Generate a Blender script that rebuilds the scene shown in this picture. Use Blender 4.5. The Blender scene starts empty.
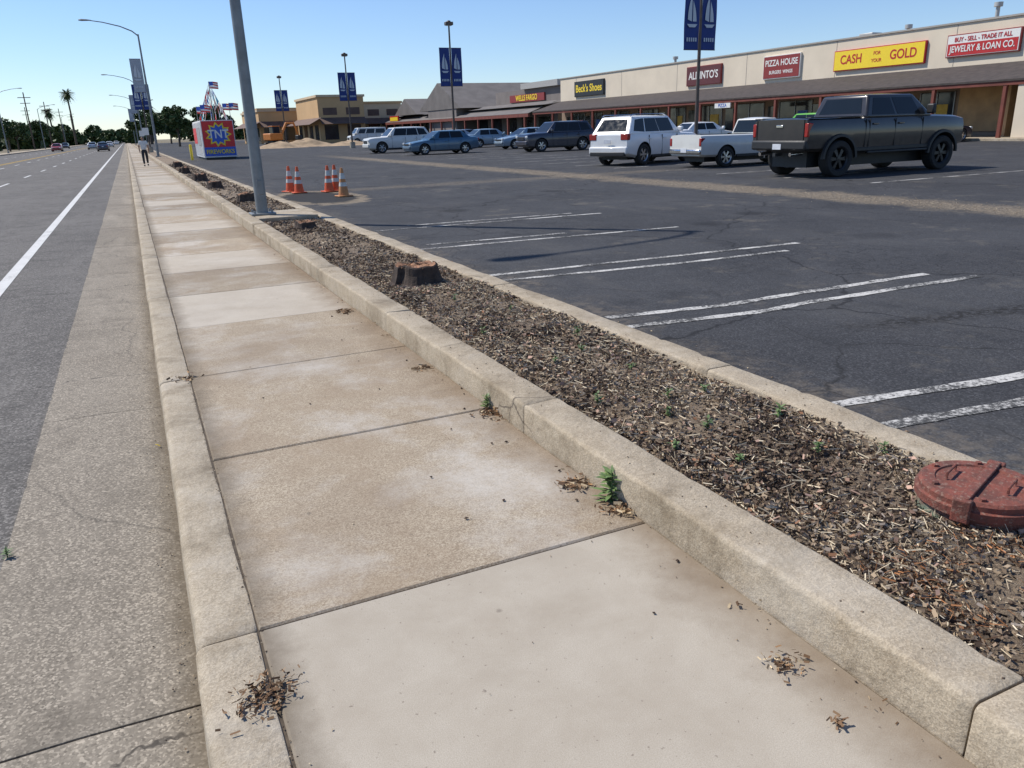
import bpy, math, random, bmesh
import numpy as np
from mathutils import Vector, Matrix, noise
R=random.Random(7); NR=np.random.RandomState(5)
S=bpy.context.scene; COL=S.collection
rad=math.radians
# ------------------------------------------------------------ node helpers
class T:
    def __init__(s,name):
        s.m=bpy.data.materials.new(name); s.m.use_nodes=True; s.t=s.m.node_tree; s.n=s.t.nodes; s.n.clear()
        s.out=s.n.new('ShaderNodeOutputMaterial'); s.b=s.n.new('ShaderNodeBsdfPrincipled'); s.t.links.new(s.b.outputs[0],s.out.inputs[0])
        s.pos=s.n.new('ShaderNodeNewGeometry').outputs['Position']
        s.obj=s.n.new('ShaderNodeTexCoord').outputs['Object']
    def link(s,v,inp):
        if isinstance(v,bpy.types.NodeSocket): s.t.links.new(v,inp)
        elif isinstance(v,(tuple,list)):
            v=tuple(v)
            try: inp.default_value=v
            except Exception: inp.default_value=v+(1,) if len(v)==3 else v[:3]
        else: inp.default_value=v
    def set(s,k,v): s.link(v,s.b.inputs[k])
    def noise(s,scale,detail=4,rough=.55,vec=None,out='Fac',dist=0):
        n=s.n.new('ShaderNodeTexNoise'); s.link(vec if vec is not None else s.pos,n.inputs['Vector'])
        n.inputs['Scale'].default_value=scale;n.inputs['Detail'].default_value=detail;n.inputs['Roughness'].default_value=rough;n.inputs['Distortion'].default_value=dist
        return n.outputs[out]
    def voro(s,scale,feature='F1',vec=None,out='Distance'):
        n=s.n.new('ShaderNodeTexVoronoi'); n.feature=feature; s.link(vec if vec is not None else s.pos,n.inputs['Vector']); n.inputs['Scale'].default_value=scale
        return n.outputs[out]
    def ramp(s,v,a,b,lo=0.,hi=1.):
        n=s.n.new('ShaderNodeMapRange'); s.link(v,n.inputs[0]); 
        for i,x in enumerate((a,b,lo,hi)): n.inputs[i+1].default_value=x
        return n.outputs[0]
    def mix(s,f,a,b,mode='MIX'):
        n=s.n.new('ShaderNodeMix'); n.data_type='RGBA'; n.blend_type=mode; n.clamp_factor=True
        s.link(f,n.inputs[0]); s.link(a,n.inputs[6]); s.link(b,n.inputs[7]); return n.outputs[2]
    def math(s,op,a,b=0.,c=None):
        n=s.n.new('ShaderNodeMath'); n.operation=op; s.link(a,n.inputs[0]); s.link(b,n.inputs[1])
        if c is not None: s.link(c,n.inputs[2])
        return n.outputs[0]
    def vadd(s,a,b):
        n=s.n.new('ShaderNodeVectorMath'); n.operation='ADD'; s.link(a,n.inputs[0]); s.link(b,n.inputs[1]); return n.outputs[0]
    def vmul(s,a,b):
        n=s.n.new('ShaderNodeVectorMath'); n.operation='MULTIPLY'; s.link(a,n.inputs[0]); s.link(b,n.inputs[1]); return n.outputs[0]
    def warp(s,scale,amt,vec=None):
        c=s.noise(scale,3,.5,vec,'Color'); c=s.vadd(c,(-.5,-.5,-.5)); c=s.vmul(c,(amt,amt,amt)); return s.vadd(vec if vec is not None else s.pos,c)
    def xyz(s,v=None):
        n=s.n.new('ShaderNodeSeparateXYZ'); s.link(v if v is not None else s.pos,n.inputs[0]); return n.outputs
    def attr(s,name,out='Color'):
        n=s.n.new('ShaderNodeAttribute'); n.attribute_name=name; return n.outputs[out]
    def bump(s,h,strength=.5,dist=.01):
        n=s.n.new('ShaderNodeBump'); s.link(h,n.inputs['Height']); n.inputs['Strength'].default_value=strength; n.inputs['Distance'].default_value=dist
        s.t.links.new(n.outputs[0],s.b.inputs['Normal'])
    def band(s,v,a,b,soft):
        return s.math('MULTIPLY',s.ramp(v,a-soft,a+soft),s.ramp(v,b+soft,b-soft))
MC={}
def simple(name,col,rough=.6,metal=0,var=.15,scale=8,coat=0,bump=0,spec=.5,world=False):
    if name in MC: return MC[name]
    t=T(name); v=t.pos if world else t.obj
    d=tuple(c*(1-var) for c in col); e=tuple(min(1,c*(1+var)) for c in col)
    n=t.ramp(t.noise(scale,5,.6,v),.3,.7)
    t.set('Base Color',t.mix(n,d,e)); t.set('Roughness',t.ramp(t.noise(scale*2,3,.5,v),.2,.8,max(.02,rough-.06),rough+.06)); t.set('Metallic',metal); t.set('Coat Weight',coat); t.set('Specular IOR Level',spec)
    if bump: t.bump(t.noise(scale*6,4,.6,v),bump,.01)
    MC[name]=t.m; return t.m
# ------------------------------------------------------------ mesh helpers
def obj(name,mesh,parent=None,mats=(),smooth=None):
    o=bpy.data.objects.new(name,mesh); COL.objects.link(o)
    for m in mats: mesh.materials.append(m)
    if parent: o.parent=parent
    if smooth is not None:
        for p in mesh.polygons: p.use_smooth=True
        if smooth<180: mesh.set_sharp_from_angle(angle=rad(smooth))
    return o
def empty(name,loc=(0,0,0),rz=0):
    e=bpy.data.objects.new(name,None); e.empty_display_size=.2; COL.objects.link(e); e.location=loc; e.rotation_euler=(0,0,rz); return e
def pyd(name,v,f,parent=None,mats=(),smooth=None):
    me=bpy.data.meshes.new(name); me.from_pydata([tuple(a) for a in v],[],f); me.update(); return obj(name,me,parent,mats,smooth)
def box(name,x0,x1,y0,y1,z0,z1,mat,parent=None,bev=0):
    v=[(x,y,z) for z in (z0,z1) for y in (y0,y1) for x in (x0,x1)]
    f=[(0,2,3,1),(4,5,7,6),(0,1,5,4),(1,3,7,5),(3,2,6,7),(2,0,4,6)]
    o=pyd(name,v,f,parent,[mat])
    if bev: addbev(o,bev)
    return o
def addbev(o,w,seg=2):
    m=o.modifiers.new('b','BEVEL'); m.width=w; m.segments=seg; m.limit_method='ANGLE'; m.angle_limit=rad(30)
    for p in o.data.polygons: p.use_smooth=True
    o.data.set_sharp_from_angle(angle=rad(50))
def tube(name,pts,rs,mat,parent=None,seg=12,cap=True):
    pts=[Vector(p) for p in pts]; V=[];F=[]
    ref=None
    for i,p in enumerate(pts):
        d=(pts[min(i+1,len(pts)-1)]-pts[max(i-1,0)]).normalized()
        if ref is None: ref=Vector((1,0,0)) if abs(d.x)<.9 else Vector((0,1,0))
        a=(ref-d*ref.dot(d)).normalized(); b=d.cross(a); ref=a
        for k in range(seg):
            t=2*math.pi*k/seg; V.append(p+(a*math.cos(t)+b*math.sin(t))*rs[i])
    for i in range(len(pts)-1):
        for k in range(seg):
            k2=(k+1)%seg; F.append((i*seg+k,i*seg+k2,(i+1)*seg+k2,(i+1)*seg+k))
    if cap: F.append(tuple(range(seg))[::-1]); F.append(tuple((len(pts)-1)*seg+k for k in range(seg)))
    return pyd(name,V,F,parent,[mat],40)
def lathe(name,prof,mat,parent=None,seg=32,axis='Z',loc=(0,0,0),smooth=35):
    V=[];F=[]
    for r,z in prof:
        for k in range(seg):
            t=2*math.pi*k/seg
            V.append((r*math.cos(t)+loc[0],r*math.sin(t)+loc[1],z+loc[2]) if axis=='Z' else (r*math.cos(t)+loc[0],z+loc[1],r*math.sin(t)+loc[2]))
    for i in range(len(prof)-1):
        for k in range(seg):
            k2=(k+1)%seg; q=(i*seg+k,i*seg+k2,(i+1)*seg+k2,(i+1)*seg+k); F.append(q if axis=='Z' else q[::-1])
    return pyd(name,V,F,parent,[mat],smooth)
def text(body,size,loc,rot,mat,parent,name='lettering',ext=.01,sx=1):
    c=bpy.data.curves.new(name,'FONT'); c.body=body; c.size=size; c.extrude=ext; c.align_x='CENTER'; c.align_y='CENTER'; c.offset=size*.018
    o=bpy.data.objects.new(name,c); COL.objects.link(o); o.location=loc; o.rotation_euler=rot; o.scale=(sx,1,1); c.materials.append(mat); o.parent=parent; return o
def quads(name,C,A,B,mat,cols=None,parent=None):
    n=len(C); v=np.empty((n,4,3)); v[:,0]=C-A-B; v[:,1]=C+A-B; v[:,2]=C+A+B; v[:,3]=C-A+B
    me=bpy.data.meshes.new(name); me.vertices.add(4*n); me.vertices.foreach_set('co',v.reshape(-1)); me.loops.add(4*n); me.loops.foreach_set('vertex_index',np.arange(4*n,dtype=np.int32))
    me.polygons.add(n); me.polygons.foreach_set('loop_start',np.arange(0,4*n,4,dtype=np.int32)); me.update(calc_edges=True)
    if cols is not None:
        a=me.color_attributes.new('col','FLOAT_COLOR','POINT'); c=np.ones((n,4,4)); c[:,:,:3]=cols[:,None,:]; a.data.foreach_set('color',c.reshape(-1))
    return obj(name,me,parent,[mat])
def rdir(n):
    d=NR.normal(size=(n,3)); return d/np.linalg.norm(d,axis=1)[:,None]
# ------------------------------------------------------------ ground materials
def m_sidewalk():
    t=T('sidewalk_concrete'); a=t.attr('slab'); sep=t.n.new('ShaderNodeSeparateColor'); t.link(a,sep.inputs[0]); agg,tint,lite=sep.outputs[0],sep.outputs[1],sep.outputs[2]
    g1=t.noise(300,2,.7); v=t.voro(210,'F1',out='Color'); sv=t.n.new('ShaderNodeSeparateColor'); t.link(v,sv.inputs[0])
    smooth=t.mix(t.ramp(g1,.35,.65),(.385,.335,.265),(.50,.445,.36))
    smooth=t.mix(t.ramp(t.noise(3.2,7,.7,dist=.3),.4,.66,0,.6),smooth,(.36,.305,.235))
    ag=t.mix(t.ramp(sv.outputs[0],.1,.9),(.17,.125,.08),(.56,.48,.36)); ag=t.mix(.40,ag,(.39,.315,.225))
    ag=t.mix(t.ramp(t.noise(2.4,6,.72,t.vadd(t.pos,(4,8,1))),.42,.66,0,.55),ag,(.30,.225,.15))
    st=t.math('MULTIPLY',t.ramp(t.noise(1.1,8,.66,dist=.25),.48,.64),t.ramp(t.noise(30,4,.7),.25,.6,.5,1)); ag2=t.mix(t.math('MULTIPLY',st,.75),ag,(.54,.50,.44))
    c=t.mix(agg,smooth,ag2)
    c=t.mix(lite,c,t.mix(t.ramp(g1,.3,.7),(.46,.41,.34),(.56,.51,.43)))
    c=t.mix(t.math('MULTIPLY',t.ramp(t.noise(.75,7,.7,t.vadd(t.pos,(9,3,0))),.46,.68),.45),c,t.mix(agg,(.30,.25,.19),(.22,.165,.115)))
    k=t.ramp(tint,0,1,.84,1.1); c=t.mix(1.,c,k,'MULTIPLY')
    sp=t.ramp(t.voro(3.1,'F1',t.warp(9,.05)),.05,.03); c=t.mix(t.math('MULTIPLY',sp,t.ramp(t.noise(1.9,2),.5,.55,0,.5)),c,(.14,.115,.09))
    sp=t.ramp(t.noise(60,2,.5),.69,.74); c=t.mix(t.math('MULTIPLY',sp,.55),c,(.13,.10,.08))
    x=t.xyz()[0]; e=t.math('MULTIPLY',t.ramp(t.math('ADD',x,t.ramp(t.noise(3,6,.75),0,1,-.25,.25)),1.34,1.62),.7); c=t.mix(e,c,(.17,.12,.075))
    e2=t.math('MULTIPLY',t.ramp(t.math('ADD',x,t.ramp(t.noise(5,5,.75),0,1,-.1,.1)),.25,.13),.7); c=t.mix(e2,c,(.14,.11,.075))
    t.set('Base Color',c); t.set('Roughness',.9); t.set('Specular IOR Level',.25)
    h=t.math('ADD',t.math('MULTIPLY',g1,.6),t.math('MULTIPLY',sv.outputs[0],agg)); t.bump(h,.45,.004); return t.m
def m_curb(name,tint=(1,1,1)):
    t=T(name); v=t.voro(210,'F1',out='Color'); sv=t.n.new('ShaderNodeSeparateColor'); t.link(v,sv.inputs[0])
    A=[(.24,.19,.13),(.56,.48,.36),(.17,.135,.09),(.06,.05,.045)]; A=[tuple(x*y for x,y in zip(c,tint)) for c in A]
    c=t.mix(t.ramp(sv.outputs[0],.1,.9),A[0],A[1]); c=t.mix(.6,c,t.mix(t.ramp(t.noise(5,7,.72),.32,.68),(.31,.25,.175),(.50,.435,.335)))
    c=t.mix(t.math('MULTIPLY',t.ramp(t.noise(2.1,8,.74),.5,.68),.75),c,A[2])
    c=t.mix(t.math('MULTIPLY',t.ramp(t.noise(1.4,6,.7,t.vadd(t.pos,(5,5,5))),.52,.68),.5),c,(.53,.48,.40))
    w=t.warp(5,.18); cr=t.ramp(t.voro(.8,'DISTANCE_TO_EDGE',w),0,.006,1,0); c=t.mix(t.math('MULTIPLY',cr,t.ramp(t.noise(.9,2),.55,.65,0,.8)),c,A[3])
    t.set('Base Color',c); t.set('Roughness',.92); t.set('Specular IOR Level',.25)
    t.bump(t.math('ADD',sv.outputs[0],t.math('MULTIPLY',t.noise(22,5,.65),3.)),.5,.006); return t.m
def m_asphalt(name,c0,c1,grain,crk=.3,lot=False,vscale=170,crs=.8):
    t=T(name); v=t.voro(vscale,'F1',out='Color'); sv=t.n.new('ShaderNodeSeparateColor'); t.link(v,sv.inputs[0])
    c=t.mix(t.ramp(t.noise(.35,7,.65,dist=.5),.35,.65),c0,c1)
    c=t.mix(t.ramp(sv.outputs[0],.5,1.,0,grain),c,tuple(x*2.6 for x in c1)); c=t.mix(t.ramp(sv.outputs[1],.6,1.,0,.5),c,tuple(x*.4 for x in c0))
    c=t.mix(t.math('MULTIPLY',t.ramp(t.noise(1.7,6,.7),.52,.72),.5),c,tuple(x*.62 for x in c0))
    if lot:
        x,y,_=t.xyz(); n=t.ramp(t.noise(1.2,6,.7),0,1,-.9,.9); xx=t.math('ADD',x,n); yy=t.math('ADD',y,n)
        dirt=t.mix(t.ramp(sv.outputs[0],.2,.8),(.12,.095,.065),(.36,.29,.20))
        stv=t.vmul(t.pos,(1.1,.22,1)); c=t.mix(t.math('MULTIPLY',t.ramp(t.noise(1.6,8,.72,stv),.52,.7),.45),c,(.088,.084,.079))
        c=t.mix(t.math('MULTIPLY',t.ramp(t.noise(.9,8,.75,t.vadd(t.pos,(20,1,0))),.56,.70),.55),c,(.19,.165,.13))
        c=t.mix(t.math('MULTIPLY',t.ramp(t.voro(.55,'F1',t.warp(3,.3)),.22,.12),t.ramp(t.noise(.3,2,.5,t.vadd(t.pos,(1,14,0))),.48,.56,0,.75)),c,(.018,.017,.017))
        b=t.math('MULTIPLY',t.band(xx,11.9,13.1,.25),t.ramp(t.noise(14,4,.7),.34,.55)); b=t.math('MULTIPLY',b,t.ramp(y,60,46))
        c=t.mix(t.math('MULTIPLY',b,.9),c,dirt)
        b2=t.math('MULTIPLY',t.band(yy,21.2,22.3,.3),t.band(x,4.8,16,.5)); c=t.mix(t.math('MULTIPLY',b2,t.ramp(t.noise(20,4,.7),.4,.6,0,.6)),c,dirt)
        b3=t.math('MULTIPLY',t.ramp(xx,3.6,2.9),t.ramp(t.noise(9,4,.7),.42,.58,0,.75)); c=t.mix(b3,c,(.20,.165,.125))
        dx=t.math('SUBTRACT',x,4.1); dy=t.math('MULTIPLY',t.math('SUBTRACT',y,19.9),.42); r=t.math('SQRT',t.math('ADD',t.math('MULTIPLY',dx,dx),t.math('MULTIPLY',dy,dy)))
        r=t.math('ADD',r,t.ramp(t.noise(2.5,5,.7),0,1,-.35,.35)); c=t.mix(t.ramp(r,1.0,.85),c,(.028,.026,.024)); c=t.mix(t.math('MULTIPLY',t.band(r,.82,1.05,.05),.85),c,dirt)
        w=t.warp(6,.08); al=t.ramp(t.voro(5.5,'DISTANCE_TO_EDGE',w),0,.035,1,0); c=t.mix(t.math('MULTIPLY',al,t.ramp(t.noise(.33,4,.6,t.vadd(t.pos,(3,7,0))),.54,.6,0,.8)),c,(.016,.015,.015))
        w=t.warp(1.1,.8); w=t.vadd(w,t.vmul(t.vadd(t.noise(14,3,.6,out='Color'),(-.5,-.5,-.5)),(.09,.09,.09))); d=t.voro(.16,'DISTANCE_TO_EDGE',w); c=t.mix(t.ramp(d,.001,.004,.75,0),c,(.014,.013,.013)); 
        d2=t.math('ADD',t.math('SUBTRACT',y,t.math('MULTIPLY',x,-.18)),t.ramp(t.noise(2.2,5,.7),0,1,-.22,.22)); b5=t.math('MULTIPLY',t.band(d2,4.75,4.95,.06),t.ramp(x,4.4,5)); c=t.mix(t.math('MULTIPLY',b5,t.ramp(t.noise(18,4,.7),.42,.55)),c,(.022,.02,.018))
    w=t.warp(1.6,.55); w=t.vadd(w,t.vmul(t.vadd(t.noise(18,3,.6,out='Color'),(-.5,-.5,-.5)),(.06,.06,.06))); d=t.voro(crk,'DISTANCE_TO_EDGE',w); cr=t.ramp(d,0,.004,1,0); c=t.mix(t.math('MULTIPLY',cr,t.ramp(t.noise(.5,2),.38,.55,0,crs)),c,(.018,.017,.016))
    if name=='road_asphalt' or name=='gutter_concrete':
        y=t.xyz()[1]; yy=t.math('ADD',y,t.ramp(t.noise(1.3,5,.7),0,1,-.35,.35)); fr=t.math('ABSOLUTE',t.math('SUBTRACT',t.math('FRACT',t.math('DIVIDE',yy,4.1)),.5)); c=t.mix(t.ramp(fr,.001,.003,.7,0),c,(.025,.022,.02))
        x=t.xyz()[0]; c=t.mix(t.math('MULTIPLY',t.ramp(t.math('ADD',x,t.ramp(t.noise(6,4,.7),0,1,-.07,.07)),-.17,-.07),.7),c,(.11,.085,.055))
        c=t.mix(t.math('MULTIPLY',t.ramp(t.noise(.9,6,.7,t.vmul(t.pos,(2.2,.3,1))),.52,.7),.5),c,tuple(k*1.5 for k in c1))
        c=t.mix(t.math('MULTIPLY',t.ramp(t.noise(2.6,7,.75,t.vadd(t.pos,(2,9,0))),.54,.7),.45),c,tuple(k*.55 for k in c0))
    t.set('Base Color',c); t.set('Roughness',.88); t.set('Specular IOR Level',.25)
    t.bump(t.math('ADD',sv.outputs[0],t.math('MULTIPLY',t.noise(9,4,.6),2.)),.5,.006); return t.m
def m_paint(name,col,under,wear=.5):
    t=T(name); n=t.noise(34,6,.8); n2=t.noise(1.6,5,.65); k=t.math('ADD',n,t.math('MULTIPLY',n2,.9))
    t.set('Base Color',t.mix(t.ramp(k,wear+.30,wear+.44),under,t.mix(t.noise(6),tuple(c*.7 for c in col),col))); t.set('Roughness',.85); t.set('Specular IOR Level',.2); t.bump(t.noise(170,2),.3,.003); return t.m
M_walk=m_sidewalk(); M_curb=m_curb('curb_concrete'); M_curb2=m_curb('planter_curb_concrete',(1.03,1,.96))
M_gut=m_asphalt('gutter_concrete',(.19,.162,.125),(.27,.235,.185),.45,.3,vscale=130,crs=.4)
M_road=m_asphalt('road_asphalt',(.088,.081,.073),(.135,.125,.112),.65,.3,vscale=95,crs=.5)
M_lot=m_asphalt('lot_asphalt',(.034,.034,.036),(.058,.058,.060),.42,.24,lot=True,vscale=105)
M_white=m_paint('worn_white_paint',(.62,.60,.56),(.065,.064,.062),.585); M_line=m_paint('road_line_paint',(.70,.69,.66),(.13,.12,.11),.40); M_yel=m_paint('yellow_line_paint',(.6,.38,.05),(.1,.09,.08),.4)
t=T('dry_ground'); t.set('Base Color',t.mix(t.noise(.08,6,.7),(.13,.105,.06),(.22,.18,.11))); t.set('Roughness',.95); M_ground=t.m
t=T('mulch_soil'); c=t.mix(t.ramp(t.noise(80,4,.7),.35,.65),(.085,.058,.038),(.25,.185,.125)); c=t.mix(t.ramp(t.noise(1.6,5,.7),.46,.64,0,.65),c,(.32,.24,.155)); c=t.mix(t.ramp(t.noise(240,2,.6),.55,.66,0,.7),c,(.48,.39,.27)); t.set('Base Color',c); t.set('Roughness',.95); t.bump(t.noise(60,5,.75),1.,.02); M_soil=t.m
t=T('litter'); t.set('Base Color',t.attr('col')); t.set('Roughness',.85); t.set('Specular IOR Level',.2); M_lit=t.m
# ------------------------------------------------------------ ground geometry
def sheet(name,x0,x1,y0,y1,z,mat,parent=None): return pyd(name,[(x0,y0,z),(x1,y0,z),(x1,y1,z),(x0,y1,z)],[(0,1,2,3)],parent,[mat])
sheet('ground',-1500,1500,-60,2500,-.22,M_ground)
sheet('road',-17,-.72,-12,1500,-.15,M_road)
def pieces(name,prof,cuts,mat,gap=.008,jit=.004,parent=None,wobA=.006):
    V=[];F=[];n=len(prof)
    for a,b in zip(cuts[:-1],cuts[1:]):
        o=len(V); dz=R.uniform(-jit,jit); dx=R.uniform(-jit,jit)
        g=gap/2; ins=.006
        L=b-a; ns=max(1,int(L/.05)) if a<7 else (max(1,int(L/.3)) if a<18 else 1)
        ys=[a+g,a+g+ins]+[a+g+ins+(L-2*g-2*ins)*k/ns for k in range(1,ns)]+[b-g-ins,b-g]
        cx=sum(p[0] for p in prof)/n; cz=sum(p[1] for p in prof)/n
        for i,y in enumerate(ys):
            e=(i==0 or i==len(ys)-1)
            for x,z in prof:
                sx=x+(cx-x)*.04*e; sz=z+(cz-z)*.08*e
                wob=noise.noise(Vector((x*3,y*2.2,z*3)))*wobA
                ch=max(0,noise.noise(Vector((x*16,y*13,z*14+3)))-.25)*.06 if a<18 else 0
                V.append((sx+dx+wob+(cx-sx)*ch*2,y,sz+dz+wob*.5-ch*.5*(z>0)+noise.noise(Vector((x*30,y*25,z*30)))*.002))
        for i in range(len(ys)-1):
            for k in range(n):
                k2=(k+1)%n; F.append((o+i*n+k,o+(i+1)*n+k,o+(i+1)*n+k2,o+i*n+k2))
        F.append(tuple(o+k for k in range(n))); F.append(tuple(o+(len(ys)-1)*n+k for k in range(n))[::-1])
    return pyd(name,V,F,parent,[mat],40)
gc=[-1,2.2,5.3,8.2]+[8.2+3.05*i for i in range(1,160)]
pieces('gutter',[(-.74,-.2),(-.05,-.2),(-.05,-.158),(-.40,-.146),(-.74,-.142)],gc,M_gut,.008,.002)
cc=[-1.2,2.27]+[2.27+1.52*2*i for i in range(1,190)]
def rc(x0,x1,z0,z1,r,batter=.01):
    P=[(x0-batter,z0)]
    for k in range(5):
        a=math.pi-k*math.pi/8; P.append((x0+r+r*math.cos(a),z1-r+r*math.sin(a)))
    for k in range(3):
        a=math.pi/2-k*math.pi/4; P.append((x1-.012+.012*math.cos(a),z1-.012+.012*math.sin(a)))
    P.append((x1,z0)); return P[::-1]
pieces('street_curb',rc(-.065,.122,-.19,.0,.035),cc,M_curb,.010,.003)
sl=[-1.2,.75,2.27]; y=2.27
while y<450:
    y+=1.52 if y<130 else 3.04; sl.append(y)
V=[];F=[];att=[]
for i,(a,b) in enumerate(zip(sl[:-1],sl[1:])):
    o=len(V); g=.004; dz=R.uniform(-.003,.002) if b>2.4 else 0; x0=.131+R.uniform(-.002,.003); x1=1.612; e=.007
    if b<2.4: x0=.131
    ga=g if a!=.75 else 0; gb=g if b!=.75 else 0
    for (ins,z) in ((0,-.08),(0,-.006+dz),(e,dz)):
        ia=ins if a!=.75 else 0; ib=ins if b!=.75 else 0
        for X,Y in ((x0+ins,a+ga+ia),(x1-ins,a+ga+ia),(x1-ins,b-gb-ib),(x0+ins,b-gb-ib)): V.append((X,Y,z))
    fs=[]
    for r_ in range(2):
        for k in range(4):
            k2=(k+1)%4; fs.append((o+r_*4+k,o+r_*4+k2,o+(r_+1)*4+k2,o+(r_+1)*4+k))
    fs.append((o+8,o+9,o+10,o+11)); F+=fs
    if b<2.4: at=(0,.6,0)
    elif b<6.9: at=(1,.65,0)
    elif b<8.5: at=(.2,.8,.3)
    else:
        q=R.random(); at=(1,R.random(),0) if q<.65 else ((.3,R.random(),.2) if q<.85 else (.3,.7,.3))
    att+=[at]*12
me=bpy.data.meshes.new('sidewalk'); me.from_pydata(V,[],F); me.update(); ca=me.color_attributes.new('slab','FLOAT_COLOR','POINT')
ca.data.foreach_set('color',np.array([(*a,1) for a in att],dtype=float).reshape(-1)); obj('sidewalk',me,None,[M_walk])
M_joint=simple('joint_dirt',(.085,.065,.045),.95,0,.5,30,world=True)
sheet('sidewalk_joint_soil',.10,1.64,-1.2,450,-.009,M_joint)
pieces('planter_curb',rc(1.62,1.825,-.05,.15,.02,.006),[-1.2,.92]+[.92+2.45*i for i in range(1,120)],M_curb2,.006,.003)
pieces('planter_curb',rc(2.85,3.04,-.05,.115,.02,.004),[-1.2]+[.4+3.05*i for i in range(1,95)],M_curb2,.007,.005,wobA=.014)
nx,ny=16,700; V=[];F=[]
def bedz(x,y): return .09+.03*noise.noise(Vector((x*2.2,y*2.2,1)))+.012*noise.noise(Vector((x*9,y*9,4)))
for j in range(ny+1):
    yy=-1.2+ (j/ny)**1.8*290
    for i in range(nx+1):
        xx=1.80+1.08*i/nx
        z=bedz(xx,yy)+.008*noise.noise(Vector((xx*24,yy*24,4)))
        z+= -.02*(abs(i-nx/2)/(nx/2))**3
        V.append((xx,yy,z))
for j in range(ny):
    for i in range(nx): a=j*(nx+1)+i; F.append((a,a+1,a+nx+2,a+nx+1))
pyd('mulch_bed',V,F,None,[M_soil],180)
STUMPS=[(2.36,7.25,.21,.20),(2.33,12.6,.15,.14),(2.25,18.9,.18,.2),(2.1,24.5,.18,.22),(2.05,29,.2,.28),(2.0,36,.2,.28),(2.2,45,.2,.28)]
pal=np.array([(.055,.037,.028),(.095,.066,.048),(.16,.115,.08),(.24,.175,.12),(.34,.26,.175),(.54,.44,.30),(.66,.57,.42),(.29,.15,.085),(.26,.22,.185)])
def patchf(a,b): return noise.noise(Vector((a*1.5,b*1.0,8)))+.4*noise.noise(Vector((a*5,b*4,3)))
def chips(n,y0,y1,s,x0=1.825,x1=2.85,thin=True):
    C=np.column_stack([NR.uniform(x0,x1,n),NR.uniform(y0,y1,n),np.zeros(n)])
    keep=np.ones(n,bool)
    for a,b,r,_ in STUMPS: keep&=((C[:,0]-a)**2+(C[:,1]-b)**2)>(r*1.15)**2
    patch=np.array([patchf(a,b) for a,b in C[:,:2]]); cov=np.array([noise.noise(Vector((a*2.6,b*2.0,31)))+.5*noise.noise(Vector((a*8,b*7,13))) for a,b in C[:,:2]])
    if thin: keep&=NR.uniform(0,1,n)<np.clip(.62+1.6*cov,.22,1)
    C=C[keep]; patch=patch[keep]; n=len(C)
    C[:,2]=[bedz(a,b)+.007 for a,b in C[:,:2]]; C[:,2]+=NR.uniform(-.010,.010,n)
    d=rdir(n); d[:,2]*=.25; d/=np.linalg.norm(d,axis=1)[:,None]; e=rdir(n); e[:,2]*=.5; B=np.cross(d,e); B/=np.linalg.norm(B,axis=1)[:,None]
    idx=NR.choice(len(pal),n,p=[.07,.13,.17,.19,.17,.09,.06,.04,.08]); light=(patch>-.05)&(NR.uniform(0,1,n)<.5); idx[light]=NR.choice([3,4,5,6,8],light.sum(),p=[.2,.25,.25,.15,.15])
    dark=(patch<-.3)&(NR.uniform(0,1,n)<.6); idx[dark]=NR.choice([0,1,2],dark.sum())
    L=NR.uniform(.003,.014,n)*s; Wd=NR.uniform(.002,.007,n)*s; st=(idx>=5)&(idx<7); Wd[st]*=.4; L[st]*=1.6
    cols=pal[idx]*NR.uniform(.75,1.25,n)[:,None]
    return C,d*L[:,None],B*Wd[:,None],cols
parts=[chips(52000,.3,4,1.0),chips(36000,4,9,1.15),chips(15000,9,20,1.6),chips(7000,20,50,2.6)]
C,A,B,c=chips(3600,.4,1.55,1.0,x0=1.95,x1=2.85); c=np.array([(.33,.15,.065)])*NR.uniform(.4,1.5,len(C))[:,None]; parts.append((C+[0,0,.008],A*1.7,B*.35,c))
C,A,B,c=chips(4200,1.4,8,1.0); c=np.array([(.64,.54,.38)])*NR.uniform(.6,1.15,len(C))[:,None]; parts.append((C+[0,0,.012],A*2.6,B*.4,c))
C,A,B,c=chips(900,1.2,8,1.0); c=np.array([(.46,.30,.22)])*NR.uniform(.5,1.4,len(C))[:,None]; parts.append((C+[0,0,.014],A*1.1,B*1.7,c))
quads('wood_chip_mulch',*[np.vstack([p[i] for p in parts]) for i in range(3)],M_lit,np.vstack([p[3] for p in parts]))
def nuggets(name,P,smin,smax,palette):
    V=[];F=[];cols=[]
    for p in P:
        o=len(V); s=R.uniform(smin,smax); rx=Matrix.Rotation(R.uniform(0,6.28),3,'Z')@Matrix.Rotation(R.uniform(-.4,.4),3,'X'); c=palette[R.randrange(len(palette))]
        for v in ((1,0,0),(-1,0,0),(0,.7,0),(0,-.7,0),(0,0,.5),(0,0,-.5)):
            q=rx@(Vector(v)*s*R.uniform(.7,1.2)); V.append((p[0]+q.x,p[1]+q.y,p[2]+q.z)); cols.append((*c,1))
        F+=[(o+a,o+b,o+d) for a,b,d in ((0,2,4),(2,1,4),(1,3,4),(3,0,4),(2,0,5),(1,2,5),(3,1,5),(0,3,5))]
    me=bpy.data.meshes.new(name); me.from_pydata(V,[],F); me.update(); ca=me.color_attributes.new('col','FLOAT_COLOR','POINT'); ca.data.foreach_set('color',np.array(cols,dtype=float).reshape(-1)); return obj(name,me,None,[M_lit])
P=[(R.uniform(1.84,2.83),y) for y in [.4+R.random()**1.5*17 for _ in range(4200)]]
P=[(a,b,bedz(a,b)+.010) for a,b in P if all((a-p[0])**2+(b-p[1])**2>(p[2]*1.2)**2 for p in STUMPS) and (patchf(a,b)<-.02 or R.random()<.3)]
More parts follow.
